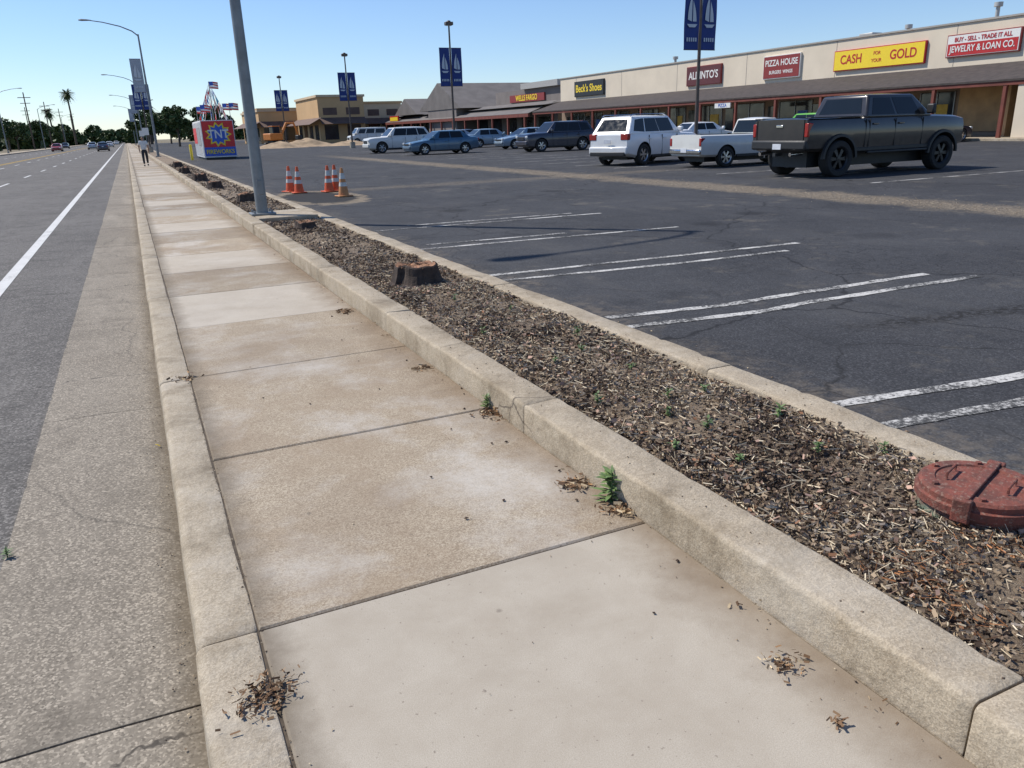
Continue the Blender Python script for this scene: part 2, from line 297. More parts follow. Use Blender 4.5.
nuggets('bark_nuggets',P,.007,.018,[tuple(p) for p in pal[:4]])
nuggets('sidewalk_debris',[(R.uniform(.15,1.6) if R.random()<.3 else 1.6-abs(R.gauss(0,.07)),.6+R.random()*10,.004) for _ in range(200)]+[(R.uniform(.11,.14),.8+R.random()*9,.0) for _ in range(300)],.002,.006,[tuple(p) for p in pal[:6]])
nuggets('bark_on_sidewalk',[(R.gauss(1.5,.12) if R.random()<.6 else R.uniform(.3,1.6),.9+R.random()*6,.006) for _ in range(30)],.007,.013,[tuple(p) for p in pal[0:2]])
nuggets('gutter_debris',[(-.08-abs(R.gauss(0,.06)),1+R.random()*12,-.148) for _ in range(420)],.002,.006,[tuple(p) for p in pal[:6]])
nuggets('lot_gravel',[(3.07+abs(R.gauss(0,.10)),1+R.random()*18,.004) for _ in range(1100)]+[(R.gauss(12.5,.5),6+R.random()*30,.004) for _ in range(1800)],.004,.014,[tuple(p) for p in pal[2:6]])
nuggets('curb_top_debris',[(R.uniform(1.66,1.82),.9+R.random()*11,.152) for _ in range(160)]+[(R.uniform(2.87,3.0),1.2+R.random()*12,.118) for _ in range(200)],.002,.007,[tuple(p) for p in pal[1:6]])
def litter(name,x,y,z,r,n,cols,L=.02,flat=.25,hgt=.02,par=None):
    C=np.column_stack([NR.normal(x,r*.5,n),NR.normal(y,r*.45,n),z+np.abs(NR.normal(0,hgt*.5,n))]); d=rdir(n); d[:,2]*=flat; e=rdir(n); B=np.cross(d,e); B/=np.linalg.norm(B,axis=1)[:,None]+1e-6
    ll=NR.uniform(.4,1.2,n)*L; col=np.array(cols)[NR.randint(0,len(cols),n)]*NR.uniform(.7,1.3,n)[:,None]
    return quads(name,C,d*ll[:,None],B*(ll*NR.uniform(.12,.4,n))[:,None],M_lit,col,par)
br=[(.17,.10,.055),(.24,.145,.08),(.31,.195,.11),(.12,.07,.04)]; tn=[(.46,.34,.20),(.34,.20,.10),(.55,.43,.27)]
litter('dry_twigs',.11,1.95,.004,.08,230,br,.012); litter('dry_twigs',.05,1.9,.004,.06,60,br,.012)
litter('dry_twigs',1.47,1.37,.004,.055,90,br+tn,.011); litter('dry_twigs',1.42,1.13,.004,.02,40,br,.009)
litter('dead_leaves',1.53,2.69,.004,.07,130,tn+br,.016); litter('dead_leaves',1.575,2.40,.004,.07,130,tn+br,.016); litter('dead_leaves',1.575,3.70,.004,.075,110,tn+br,.017)
litter('dead_leaves',.10,5.3,.004,.08,50,tn+br,.017); litter('dead_leaves',1.52,4.7,.004,.06,40,br+tn,.016); litter('dead_leaves',1.5,6.7,.004,.10,40,br,.02)
litter('yellow_leaf',-.12,4.55,-.14,.015,3,[(.6,.45,.05)],.02)
for i in range(14): litter('dead_leaves',1.58,1+i*.75+R.uniform(-.3,.3),.003,.08,9,tn+br,.010)
# weeds
M_weed=simple('weed_leaf',(.13,.20,.065),.6,0,.4,30)
def weed(x,y,z,h,n,name='weed',wd=1.):
    e=empty(name,(x,y,z))
    V=[];F=[]
    for i in range(n):
        a=R.uniform(0,6.28); L=h*R.uniform(.3,.6); lean=R.uniform(.5,1.1); w=h*R.uniform(.05,.10)*wd; dx,dy=math.cos(a),math.sin(a); px,py=-dy,dx; z0=R.uniform(0,.75)*h
        o=len(V)
        for t_,ww in ((0,.15),(.3,.9),(.65,.8),(1,.03)):
            r_=L*t_*lean; zz=z0+L*t_*(1-.5*lean*t_)*(1.25-lean)
            for s_ in (-1,1): V.append((dx*r_+px*w*ww*s_,dy*r_+py*w*ww*s_,zz+.15*w*ww))
        for k in range(3): F.append((o+2*k,o+2*k+1,o+2*k+3,o+2*k+2))
    pyd('leaves',V,F,e,[M_weed],180); tube('stem',[(0,0,-.01),(0,.002,h*.85)],[.003,.0015],M_weed,e,6); return e
weed(1.60,2.50,0,.16,52); weed(1.60,3.80,0,.10,34)
for x,y in ((2.55,2.3),(2.05,3.35),(2.25,3.0),(2.4,3.2),(2.6,3.15),(2.78,2.15),(2.2,4.1),(2.0,2.6),(2.65,4.6),(2.3,2.75),(2.5,3.7),(2.7,2.7),(2.15,2.35),(2.45,4.2),(2.1,5.0),(2.6,5.6),(2.35,6.2)): weed(x,y,.09,R.uniform(.055,.10),26,wd=1.2)
weed(-.73,3.5,-.145,.05,30,'grass_tuft')
# stumps
M_bark=simple('stump_bark',(.06,.042,.032),.95,0,.5,14,bump=1.); M_cut=simple('stump_cut_wood',(.30,.155,.085),.9,0,.5,12,bump=.8)
def stump(x,y,r,h):
    e=empty('tree_stump',(x,y,.06)); n=40; rings=[(1.55,0),(1.22,.22),(1.05,.6),(.98,.94),(.92,1.0)]; m=len(rings)-1
    V=[];F=[]; jag=[1+.22*noise.noise(Vector((math.cos(6.283*k/n)*1.6,math.sin(6.283*k/n)*1.6,y))) for k in range(n)]
    for rr,zz in rings:
        for k in range(n):
            a=2*math.pi*k/n; q=r*rr*(1+.28*noise.noise(Vector((math.cos(a)*2.2+y,math.sin(a)*2.2,rr)))+.05*noise.noise(Vector((math.cos(a)*9,math.sin(a)*9,rr))))
            V.append((q*math.cos(a),q*math.sin(a),h*zz*(jag[k] if zz>.5 else 1)))
    for i in range(m):
        for k in range(n): k2=(k+1)%n; F.append((i*n+k,i*n+k2,(i+1)*n+k2,(i+1)*n+k))
    pyd('bark',V,F,e,[M_bark]); 
    top=[V[m*n+k] for k in range(n)]; inner=[(p[0]*.6,p[1]*.6,h*(.96+.05*R.uniform(-1,1))) for p in top]
    VV=top+inner+[(0,0,h*.93)]; FF=[(k,(k+1)%n,n+(k+1)%n,n+k) for k in range(n)]+[(n+k,n+(k+1)%n,2*n) for k in range(n)]
    pyd('cut_top',VV,FF,e,[M_cut])
    litter('splinters',0,0,h*.92,r*.9,90,br+[(.36,.2,.11)],.02,.5,.02,e)
for s_ in STUMPS: stump(*s_)
def standpipe():
    e=empty('utility_vault_lid',(2.635,1.62,.04),rad(20))
    t=T('rusty_red_paint'); n=t.noise(16,6,.7,t.obj); z=t.xyz(t.obj)[2]
    c=t.mix(t.ramp(n,.4,.6),(.26,.075,.05),(.15,.058,.042)); c=t.mix(t.ramp(t.noise(60,4,.7,t.obj),.54,.68,0,.8),c,(.34,.24,.18)); c=t.mix(t.ramp(t.noise(5,5,.7,t.obj),.5,.7,0,.6),c,(.12,.06,.045))
    c=t.mix(t.math('MULTIPLY',t.ramp(t.math('ADD',z,t.ramp(t.noise(12,3,.5,t.obj),0,1,-.07,.07)),.10,.05),.8),c,(.17,.28,.2))
    t.set('Base Color',c); t.set('Roughness',.8); t.set('Metallic',.1); t.bump(t.noise(40,6,.75,t.obj),.8,.012); m=t.m
    lathe('barrel',[(.205,-.03),(.208,.03),(.2,.035),(.2,.10),(.212,.104),(.214,.135),(.2,.14)],m,e,48)
    lathe('lid',[(.203,.128),(.203,.158),(.193,.168),(.15,.170),(.146,.164),(.0,.166)],m,e,48)
    box('strap',-.205,.205,-.018,.018,.168,.180,m,e,.004); box('hasp',.19,.225,-.03,.03,.06,.176,m,e,.005); box('hinge',-.225,-.19,-.03,.03,.09,.176,m,e,.005)
    for a in range(6):
        an=a*math.pi/3+.3; lathe('bolt',[(.012,.166),(.012,.178),(.0,.179)],m,e,6,loc=(.17*math.cos(an),.17*math.sin(an),0))
    for k,s_ in ((0,1),(1,-1)): tube('lift_handle',[(.05,.10*s_,.17),(.05,.10*s_,.19),(-.05,.10*s_,.19),(-.05,.10*s_,.17)],[.005]*4,m,e,8)
standpipe()
# ------------------------------------------------------------ parking lot
sheet('parking_lot',3.03,140,-12,330,0,M_lot)
stripes=[[(3.06,2.54),(4.15,2.40),(5.9,2.3)],[(3.06,2.89),(4.5,2.70),(6.1,2.62)],[(3.06,4.94),(4.49,4.76),(5,4.80),(7.2,4.78)],[(3.3,5.26),(4.37,5.10),(5.0,5.12),(6.9,5.12)],[(3.06,7.24),(5.46,7.0),(6.9,6.98)],[(3.06,7.56),(7.44,7.36)],[(3.1,9.86),(7.27,9.6)],[(3.5,10.2),(5.6,10.05)],[(3.3,12.2),(7.4,12.0)],[(4.0,12.55),(7.0,12.35)]]
V=[];F=[]
for pl in stripes:
    k=60; o=len(V); x0=pl[0][0]; x1=pl[-1][0]; ph=R.uniform(0,50)
    for i in range(k+1):
        x=x0+(x1-x0)*i/k; y=float(np.interp(x,[p[0] for p in pl],[p[1] for p in pl])); w=.046*(1+.35*noise.noise(Vector((x*6,y,ph)))); yy=y+.012*noise.noise(Vector((x*1.5,y*3,2))); V+= [(x,yy-w,.004),(x,yy+w,.004)]
    F+=[(o+2*i,o+2*i+2,o+2*i+3,o+2*i+1) for i in range(k)]
for j in range(22):
    x0=15.5; y=13.2+2.75*j; o=len(V); V+=[(x0,y,.004),(x0+5.6,y,.004),(x0+5.6,y+.1,.004),(x0,y+.1,.004)]; F.append((o,o+1,o+2,o+3))
pyd('parking_stall_lines',V,F,None,[M_white])
sheet('bike_lane_line',-1.72,-1.58,-10,420,-.145,M_line)
V=[];F=[]
for X in (-5.0,-8.3,-13.2):
    for j in range(70):
        y=2+j*9.0; o=len(V); V+=[(X,y,-.145),(X+.12,y,-.145),(X+.12,y+3,-.145),(X,y+3,-.145)]; F.append((o,o+1,o+2,o+3))
pyd('lane_dashes',V,F,None,[M_line]); 
V=[];F=[]
for X in (-9.9,-9.6): o=len(V); V+=[(X,-10,-.145),(X+.12,-10,-.145),(X+.12,600,-.145),(X,600,-.145)]; F.append((o,o+1,o+2,o+3))
pyd('center_lines',V,F,None,[M_yel])
box('far_curb',-17.2,-17,-12,900,-.2,0,M_curb); sheet('far_sidewalk',-19.5,-17.21,-12,900,-.008,M_curb)
# ------------------------------------------------------------ street lamps
M_galv=simple('galvanised_steel',(.22,.235,.24),.5,.5,.2,5); M_dkpole=simple('dark_pole_paint',(.10,.075,.06),.5,.2,.2,5); M_lens=simple('lamp_lens',(.5,.5,.48),.3)
M_navy=simple('banner_navy',(.014,.04,.19),.7,0,.15,2); M_bw=simple('banner_white',(.5,.55,.6),.7,0,.05,2); M_bgray=simple('banner_gray',(.33,.37,.42),.7,0,.1,2)
def banner(e,x0,x1,z0,z1,cloth,mark,y=0):
    nx_,nz_=6,12; V=[];F=[]
    for j in range(nz_+1):
        for i in range(nx_+1):
            u=i/nx_;v=j/nz_; V.append((x0+(x1-x0)*u,y+.03*math.sin(v*5+u*2)*math.sin(math.pi*v),z0+(z1-z0)*v))
    for j in range(nz_):
        for i in range(nx_): a=j*(nx_+1)+i; F.append((a,a+1,a+nx_+2,a+nx_+1))
    pyd('banner_cloth',V,F,e,[cloth],180)
    xm=(x0+x1)/2; w=abs(x1-x0); h=z1-z0
    for s in (-1,1):
        yy=y+s*.045
        def cv(p0,p1,p2,bulge):
            pts=[]
            for k in range(9):
                t_=k/8; pts.append((p1[0]*(1-t_)+p2[0]*t_+bulge*math.sin(math.pi*t_),yy,p1[1]*(1-t_)+p2[1]*t_))
            V=[(p0[0],yy,p0[1])]+pts; pyd('sail_emblem',V,[tuple(range(len(V)))],e,[mark])
        cv((xm-.04*w,z0+.44*h),(xm-.04*w,z0+.86*h),(xm-.32*w,z0+.47*h),-.07*w)
        cv((xm+.03*w,z0+.44*h),(xm+.03*w,z0+.76*h),(xm+.28*w,z0+.44*h),.06*w)
        pyd('hull_emblem',[(xm-.36*w,yy,z0+.40*h),(xm-.2*w,yy,z0+.35*h),(xm+.2*w,yy,z0+.35*h),(xm+.36*w,yy,z0+.40*h)],[(0,1,2,3)],e,[mark])
        for q in range(5): pyd('banner_letter',[(xm+(-.36+.15*q)*w,yy,z0+.13*h),(xm+(-.27+.15*q)*w,yy,z0+.13*h),(xm+(-.27+.15*q)*w,yy,z0+.19*h),(xm+(-.36+.15*q)*w,yy,z0+.19*h)],[(0,1,2,3)],e,[mark])
    for z in (z0,z1): tube('banner_arm',[(x0,y,z),(x1,y,z)],[.018,.018],M_dkpole,e,6)
def street_lamp(x,y,z,ban=None,H=9.3,arm=3.9):
    e=empty('street_lamp',(x,y,z))
    box('base_plate',-.21,.21,-.21,.21,.0,.035,M_galv,e,.006); tube('pole',[(0,0,.03),(0,0,.25),(0,0,H)],[.105,.103,.062],M_galv,e,16)
    for a in range(4): lathe('anchor_bolt',[(.02,.035),(.02,.08),(0,.082)],M_galv,e,6,loc=(.15*(-1)**a,.15*(-1)**(a//2),0))
    box('hand_hole_cover',-.05,.05,-.112,-.098,.35,.6,M_galv,e,.01)
    pts=[(0,0,H-.12),(-.4,0,H+.22),(-1.2,0,H+.55),(-2.4,0,H+.82),(-arm+.6,0,H+.93)]; tube('mast_arm',pts,[.05,.047,.042,.036,.032],M_galv,e,10)
    V=[];F=[]; prof=[(-arm+.75,.05,.04),(-arm+.45,.11,.08),(-arm+.1,.16,.10),(-arm-.12,.10,.05)]
    for xx,w,h in prof:
        for k in range(8): a=k*math.pi/4+.39; V.append((xx,w*math.cos(a),H+.93+h*math.sin(a)*(.6 if math.sin(a)<0 else 1)))
    for i in range(3):
        for k in range(8): k2=(k+1)%8; F.append((i*8+k,i*8+k2,(i+1)*8+k2,(i+1)*8+k))
    F+=[tuple(range(8))[::-1],tuple(24+k for k in range(8))]; pyd('cobra_head',V,F,e,[M_galv],50)
    if ban: banner(e,-.95,-.12,5.0,7.5,ban,M_bw)
    return e
street_lamp(2.0,14.75,.155); street_lamp(2.2,73,.1,M_bgray); street_lamp(2.3,131,.1,M_bgray); street_lamp(2.3,189,.1,M_bgray); street_lamp(2.3,248,.1)
box('pole_footing',1.829,2.846,14.05,15.4,0,.152,M_curb2,None,.015)
for (x,y) in ((-18.3,160),(-18.3,100),(-18.3,230),(-18.3,310)):
    e=street_lamp(x,y,0); e.rotation_euler=(0,0,math.pi)
def lot_lamp(x,y,H=8.6,z=0):
    e=empty('parking_lot_lamp',(x,y,z)); lathe('concrete_foot',[(.28,0),(.28,.55),(.25,.6),(0,.6)],M_curb,e,20)
    tube('pole',[(0,0,.6),(0,0,H)],[.085,.06],M_dkpole,e,12); box('luminaire',-.28,.28,-.2,.2,H,H+.22,M_dkpole,e,.03); box('lens',-.2,.2,-.14,.14,H-.03,H-.002,M_lens,e)
    lathe('cap',[(.16,H+.22),(.12,H+.3),(0,H+.33)],M_dkpole,e,12)
    banner(e,-.86,-.08,4.5,7.1,M_navy,M_bw); banner(e,.08,.86,4.5,7.1,M_navy,M_bw)
lot_lamp(23.7,30.2); lot_lamp(22.3,57); lot_lamp(20.6,81); lot_lamp(19.5,112); lot_lamp(2.3,99,z=.09)
# ------------------------------------------------------------ cones
M_or=simple('cone_orange',(.62,.10,.025),.55,0,.25,9); M_or2=simple('cone_faded_orange',(.50,.22,.08),.6,0,.25,9); M_refl=simple('reflective_white',(.55,.54,.50),.5,0,.2,14)
def cone(x,y,m,h=.68):
    e=empty('traffic_cone',(x,y,.005),R.uniform(0,1)); box('base',-.18,.18,-.18,.18,0,.03,m,e,.01)
    f=lambda z:.135-(.135-.03)*(z/h)
    lathe('cone_body',[(f(.03),.03),(f(.36*h),.36*h)],m,e,24); lathe('lower_band',[(f(.36*h)+.002,.36*h),(f(.5*h)+.002,.5*h)],M_refl,e,24); lathe('mid_body',[(f(.5*h),.5*h),(f(.62*h),.62*h)],m,e,24); lathe('upper_band',[(f(.62*h)+.002,.62*h),(f(.82*h)+.002,.82*h)],M_refl,e,24); lathe('cone_top',[(f(.82*h),.82*h),(f(h),h),(.02,h+.003),(.02,h-.05)],m,e,24)
cone(3.86,22.4,M_or); cone(3.97,21.75,M_or); cone(4.72,21.5,M_or); cone(4.95,21.7,M_or); cone(4.65,19.6,M_or2)
# ------------------------------------------------------------ vehicles
def paint(name,col,metal=.0,rough=.28): 
    if name in MC: return MC[name]
    t=T(name); z=t.xyz(t.obj)[2]; dust=t.math('MULTIPLY',t.ramp(t.math('ADD',z,t.ramp(t.noise(5,5,.6,t.obj),0,1,-.25,.25)),.9,.3),.3)
    c=t.mix(t.math('ADD',dust,t.ramp(t.noise(3,5,.6,t.obj),.4,.8,0,.06)),col,(.24,.2,.15)); t.set('Base Color',c); t.set('Roughness',t.ramp(dust,0,.4,rough,.6)); t.set('Metallic',metal); t.set('Coat Weight',.6); t.set('Coat Roughness',.06); MC[name]=t.m; return t.m
M_glass=simple('car_glass',(.010,.013,.015),.05,0,.1,3,spec=.4); M_trim=simple('black_trim',(.018,.018,.018),.55,0,.2,9); M_tire=simple('tire_rubber',(.022,.021,.02),.85,0,.3,12)
M_rim=simple('alloy_rim',(.45,.46,.47),.3,.9,.1,9); M_rimb=simple('black_rim',(.025,.025,.027),.35,.3,.1,9); M_chrome=simple('chrome',(.6,.6,.6),.15,1,.05,9); M_tail=simple('tail_light',(.30,.015,.012),.2,0,.2,9); M_head=simple('head_light',(.6,.62,.62),.12,.2,.1,9); M_plate=simple('licence_plate',(.6,.62,.65),.5)
def wheel(e,x,y,Rr,w,side,rim):
    W_=empty('wheel'); W_.parent=e; W_.location=(x,y,Rr)
    s=side; h=w/2
    lathe('tire',[(Rr*.62,-h*.8),(Rr*.70,-h),(Rr*.93,-h),(Rr,-h*.75),(Rr,h*.75),(Rr*.93,h),(Rr*.70,h),(Rr*.62,h*.8)],M_tire,W_,32,'Y')
    lathe('rim_barrel',[(Rr*.63,-h*.85*1),(Rr*.60,-h*.6),(Rr*.58,h*.6),(Rr*.63,h*.85)],rim,W_,32,'Y')
    lathe('brake_disc',[(0,s*h*.1),(Rr*.5,s*h*.1)],M_trim,W_,24,'Y')
    lathe('hub',[(Rr*.16,s*h*.35),(Rr*.14,s*h*.75),(0,s*h*.78)],rim,W_,16,'Y')
    lathe('rim_lip',[(Rr*.58,s*h*.7),(Rr*.64,s*h*.9),(Rr*.66,s*h*.85)],rim,W_,32,'Y')
    n=6
    for k in range(n):
        a=2*math.pi*k/n; c,sn=math.cos(a),math.sin(a); V=[]
        for r_,wd,yy in ((Rr*.1,Rr*.07,.68),(Rr*.6,Rr*.11,.62)):
            for q in (-1,1):
                for dy in (0,-.25): V.append((r_*c-q*wd*sn,s*h*(yy+dy),r_*sn+q*wd*c))
        pyd('spoke',V,[(0,2,6,4),(0,4,5,1),(2,3,7,6),(1,5,7,3)],W_,[rim])
def lerp(a,b,t): return a+(b-a)*t
def panel(e,name,q,poly,mat,off=.006):
    q=[Vector(p) for p in q]; n=(q[1]-q[0]).cross(q[3]-q[0]).normalized()
    V=[]
    for u,v in poly: V.append(q[0].lerp(q[1],u).lerp(q[3].lerp(q[2],u),v)+n*off)
    m=len(V); V+=[p-n*(off+.004) for p in V]
    F=[tuple(range(m))]+[(k,k+m,(k+1)%m+m,(k+1)%m) for k in range(m)]
    return pyd(name,V,F,e,[mat])
def car(name,x,y,heading,P,pm,rim=None,roofm=None):
    e=empty(name,(x,y,P.get('z',0)),heading); rim=rim or M_rim; st=P['st']; cr=P.get('crown',.02)
    V=[];F=[]
    sec=lambda w,zb,zt:[(0,zb),(w*.88,zb),(w*.975,zb+.10*(zt-zb)),(w*.995,zb+.32*(zt-zb)),(w,zb+.6*(zt-zb)),(w*.985,zb+.8*(zt-zb)),(w*.945,zb+.95*(zt-zb)),(w*.86,zt),(w*.45,zt+cr*.8),(0,zt+cr)]
    stt=[]
    for a,b in zip(st[:-1],st[1:]):
        k=max(1,int(abs(a[0]-b[0])/.35))
        for i in range(k): stt.append([lerp(p,q,i/k) for p,q in zip(a,b)])
    stt.append(list(st[-1]))
    for s in stt:
        h=sec(s[1],s[2],s[3]); ring=[(yy,zz) for yy,zz in h]+[(-yy,zz) for yy,zz in h[-2:0:-1]]
        N=len(ring)
        for yy,zz in ring: V.append((s[0],yy,zz))
    for i in range(len(stt)-1):
        for k in range(N): k2=(k+1)%N; F.append((i*N+k,i*N+k2,(i+1)*N+k2,(i+1)*N+k))
    F.append(tuple(range(N))[::-1]); F.append(tuple((len(stt)-1)*N+k for k in range(N)))
    body=pyd('body',V,F,e,[pm,M_trim],None)
    bm=bmesh.new(); bm.from_mesh(body.data); bmesh.ops.recalc_face_normals(bm,faces=bm.faces); bm.to_mesh(body.data); bm.free()
    Rw=P['R']; W=P['W']; tw=P.get('tw',.22)
    bm=bmesh.new()
    for xw in (P['xf'],P['xr']):
        for s in (-1,1):
            mtx=Matrix.Translation((xw,s*(W),Rw*1.02))@Matrix.Rotation(math.pi/2,4,'X'); bmesh.ops.create_cone(bm,cap_ends=True,segments=28,radius1=Rw*1.17,radius2=Rw*1.17,depth=.72,matrix=mtx)
    if 'bed' in P:
        b0,b1,bw,bz=P['bed']; bmesh.ops.create_cube(bm,size=1,matrix=Matrix.Translation(((b0+b1)/2,0,bz+.5))@Matrix.Diagonal((b1-b0,2*bw,1,1)))
    bmesh.ops.recalc_face_normals(bm,faces=bm.faces)
    cm=bpy.data.meshes.new('cut'); bm.to_mesh(cm); bm.free(); cm.materials.append(pm); cm.materials.append(M_trim)
    for p in cm.polygons: p.material_index=1
    co=bpy.data.objects.new('cut',cm); COL.objects.link(co); co.parent=e
    md=body.modifiers.new('c','BOOLEAN'); md.object=co; md.operation='DIFFERENCE'; md.solver='EXACT'
    bpy.context.view_layer.update(); dg=bpy.context.evaluated_depsgraph_get(); nm=bpy.data.meshes.new_from_object(body.evaluated_get(dg)); body.modifiers.clear(); body.data=nm
    for p in nm.polygons: p.use_smooth=True
    nm.set_sharp_from_angle(angle=rad(38)); bpy.data.objects.remove(co)
    c=P['cab']; zb=c['zb']; zr=c['zr']; wb=c['wb']; wr=c['wr']; bf,brr,rf,rr=c['bf'],c['br'],c['rf'],c['rr']
    V=[(bf,wb,zb),(brr,wb,zb),(brr,-wb,zb),(bf,-wb,zb),(rf,wr,zr),(rr,wr,zr),(rr,-wr,zr),(rf,-wr,zr)]
    cab=pyd('cabin',V,[(0,3,2,1),(4,5,6,7),(0,1,5,4),(2,3,7,6),(3,0,4,7),(1,2,6,5)],e,[roofm or pm]); addbev(cab,.06,4)
    rl=abs(rf-rr); V2=[];F2=[]
    for i in range(7):
        for j in range(7):
            u=i/6;v=j/6; V2.append((rr+.06+(rl-.12)*u,(-wr+.06)+(2*wr-.12)*v,zr+.002+.035*math.sin(math.pi*min(u,.9999))**.5*math.sin(math.pi*min(v,.9999))**.6))
    for i in range(6):
        for j in range(6): a=i*7+j; F2.append((a,a+7,a+8,a+1))
    pyd('roof_skin',V2,F2,e,[roofm or pm],180)
    sl_=[V[0],V[1],V[5],V[4]]; sr=[V[3],V[2],V[6],V[7]]
    ws=[V[3],V[0],V[4],V[7]]; rw=[V[1],V[2],V[6],V[5]]
    wp=[(.06,.12),(.94,.12),(.92,.9),(.08,.9)]
    panel(e,'windshield',ws,wp,M_glass); 
    rwp=P.get('rwp',wp); panel(e,'rear_window',rw,rwp,M_glass)
    for poly in P['win']:
        panel(e,'side_window',sl_,poly,M_glass,-.006 if (Vector(sl_[1])-Vector(sl_[0])).cross(Vector(sl_[3])-Vector(sl_[0])).y<0 else .006)
        panel(e,'side_window',sr,poly,M_glass,-.006 if (Vector(sr[1])-Vector(sr[0])).cross(Vector(sr[3])-Vector(sr[0])).y>0 else .006)
    for xw in (P['xf'],P['xr']):
        for s in (-1,1):
            wheel(e,xw,s*(W-tw/2-.005+P.get('poke',0)),Rw,tw,s,rim)
    xf=st[0][0]; xr=st[-1][0]; zf=P.get('zf',.62)
    def bp(nm_,x0,x1,y0,y1,z0,z1,m,b=.015): return box(nm_,x0,x1,y0,y1,z0,z1,m,e,b)
    bz=P.get('bz',(.36,.55)); fw=st[1][1]; rwid=st[-2][1]; bmat=P.get('bmat',pm)
    bp('front_bumper',xf-.12,xf+.05,-fw*.93,fw*.93,bz[0],bz[1],bmat,.05); bp('rear_bumper',xr-.07,xr+.12,-rwid*.97,rwid*.97,bz[0]+.02,bz[1]+.03,P.get('rbmat',bmat),.05)
    bp('grille',xf-.02,xf+.03,-.45,.45,bz[1]+.03,zf+.08,M_trim); bp('licence_plate',xr-.08,xr-.06,-.15,.15,P.get('pz',.7),P.get('pz',.7)+.14,M_plate,.002)
    for s in (-1,1):
        y0,y1=sorted((s*fw*.62,s*fw*.95)); bp('headlight',xf-.12,xf+.0,y0,y1,zf,zf+.14,M_head,.03)
        tz=P.get('tz',(.78,.94)); ty=P.get('ty',(.66,.96)); y0,y1=sorted((s*rwid*ty[0],s*rwid*ty[1])); bp('taillight',xr-.015,xr+.16,y0,y1,tz[0],tz[1],M_tail,.02)
        mx=bf-.28; y0,y1=sorted((s*(wb+.02),s*(wb+.24))); bp('side_mirror',mx-.07,mx+.06,y0,y1,zb+.06,zb+.24*P.get('ms',1),P.get('mm',pm),.04)
        for dx in P['doors']:
            yy=s*(W+.0015); y0,y1=sorted((s*(W-.03),yy)); bp('door_seam',dx-.006,dx+.006,y0,y1,P.get('dz0',.35),zb-.03,M_trim,0)
        for hx in P.get('handles',()):
            y0,y1=sorted((s*(W-.02),s*(W+.022))); bp('door_handle',hx-.1,hx+.1,y0,y1,zb-.17,zb-.13,P.get('hm',pm),.01)
        y0,y1=sorted((s*(W-.05),s*(W+.004))); bp('rocker_trim',P['xr']+Rw*1.25,P['xf']-Rw*1.25,y0,y1,st[4][2]+.0,st[4][2]+.09,M_trim,.01)
    box('underbody',xr+.4,xf-.4,-W*.6,W*.6,Rw*.55,st[4][2]+.1,M_trim,e)
    return e
SED=dict(W=.91,R=.33,xf=1.42,xr=-1.33,st=[(2.36,.60,.30,.60),(2.28,.78,.22,.70),(2.0,.86,.2,.78),(1.3,.9,.2,.88),(.95,.91,.2,.93),(0,.91,.2,.95),(-1.2,.91,.2,.98),(-1.6,.9,.22,1.02),(-2.1,.85,.26,1.01),(-2.3,.78,.3,.94),(-2.36,.64,.35,.78)],
 cab=dict(bf=1.12,br=-1.9,rf=.35,rr=-1.15,wb=.85,wr=.62,zb=.92,zr=1.42),win=[[(.2,.14),(.48,.14),(.46,.9),(.1,.9)],[(.50,.14),(.80,.14),(.93,.88),(.49,.9)]],doors=(.75,-.2,-1.05),handles=(-.02,-.95),zf=.62,tz=(.78,.93))
SUV=dict(W=.96,R=.385,xf=1.47,xr=-1.44,tw=.26,st=[(2.42,.66,.42,.86),(2.34,.84,.32,1.03),(2.0,.93,.28,1.09),(1.1,.95,.27,1.13),(.8,.96,.27,1.13),(0,.96,.27,1.14),(-1.9,.95,.29,1.16),(-2.25,.91,.36,1.16),(-2.4,.85,.42,1.08)],
 cab=dict(bf=1.08,br=-2.33,rf=.42,rr=-1.90,wb=.90,wr=.70,zb=1.10,zr=1.74),win=[[(.13,.14),(.42,.14),(.41,.88),(.06,.88)],[(.43,.14),(.70,.14),(.70,.88),(.42,.88)],[(.72,.14),(.93,.2),(.93,.82),(.72,.88)]],doors=(.7,-.3,-1.15),handles=(-.15,-1.1),zf=.82,tz=(.92,1.14),ty=(.62,.98),pz=.80,bz=(.4,.66),rwp=[(.10,.2),(.90,.2),(.88,.85),(.12,.85)])
TRK=dict(W=1.02,R=.455,xf=2.0,xr=-1.88,tw=.33,poke=.06,st=[(2.98,.80,.72,1.22),(2.9,.95,.66,1.38),(2.5,1.0,.62,1.44),(1.7,1.02,.62,1.47),(1.3,1.02,.62,1.47),(-1.0,1.02,.62,1.47),(-2.85,1.01,.66,1.47),(-2.97,.99,.70,1.45)],
 cab=dict(bf=1.62,br=-.93,rf=.92,rr=-.74,wb=.94,wr=.76,zb=1.44,zr=2.02),win=[[(.17,.14),(.53,.14),(.52,.86),(.10,.86)],[(.57,.14),(.92,.14),(.90,.86),(.56,.86)]],doors=(1.15,.1,-.85,-.99),handles=(.3,-.65),zf=1.08,tz=(1.02,1.36),ty=(.86,.985),bed=(-2.87,-1.06,.84,.98),pz=.72,bz=(.68,.92),rbmat=M_trim,dz0=.72,ms=1.3,mm=M_trim,rwp=[(.1,.2),(.9,.2),(.88,.85),(.12,.85)])
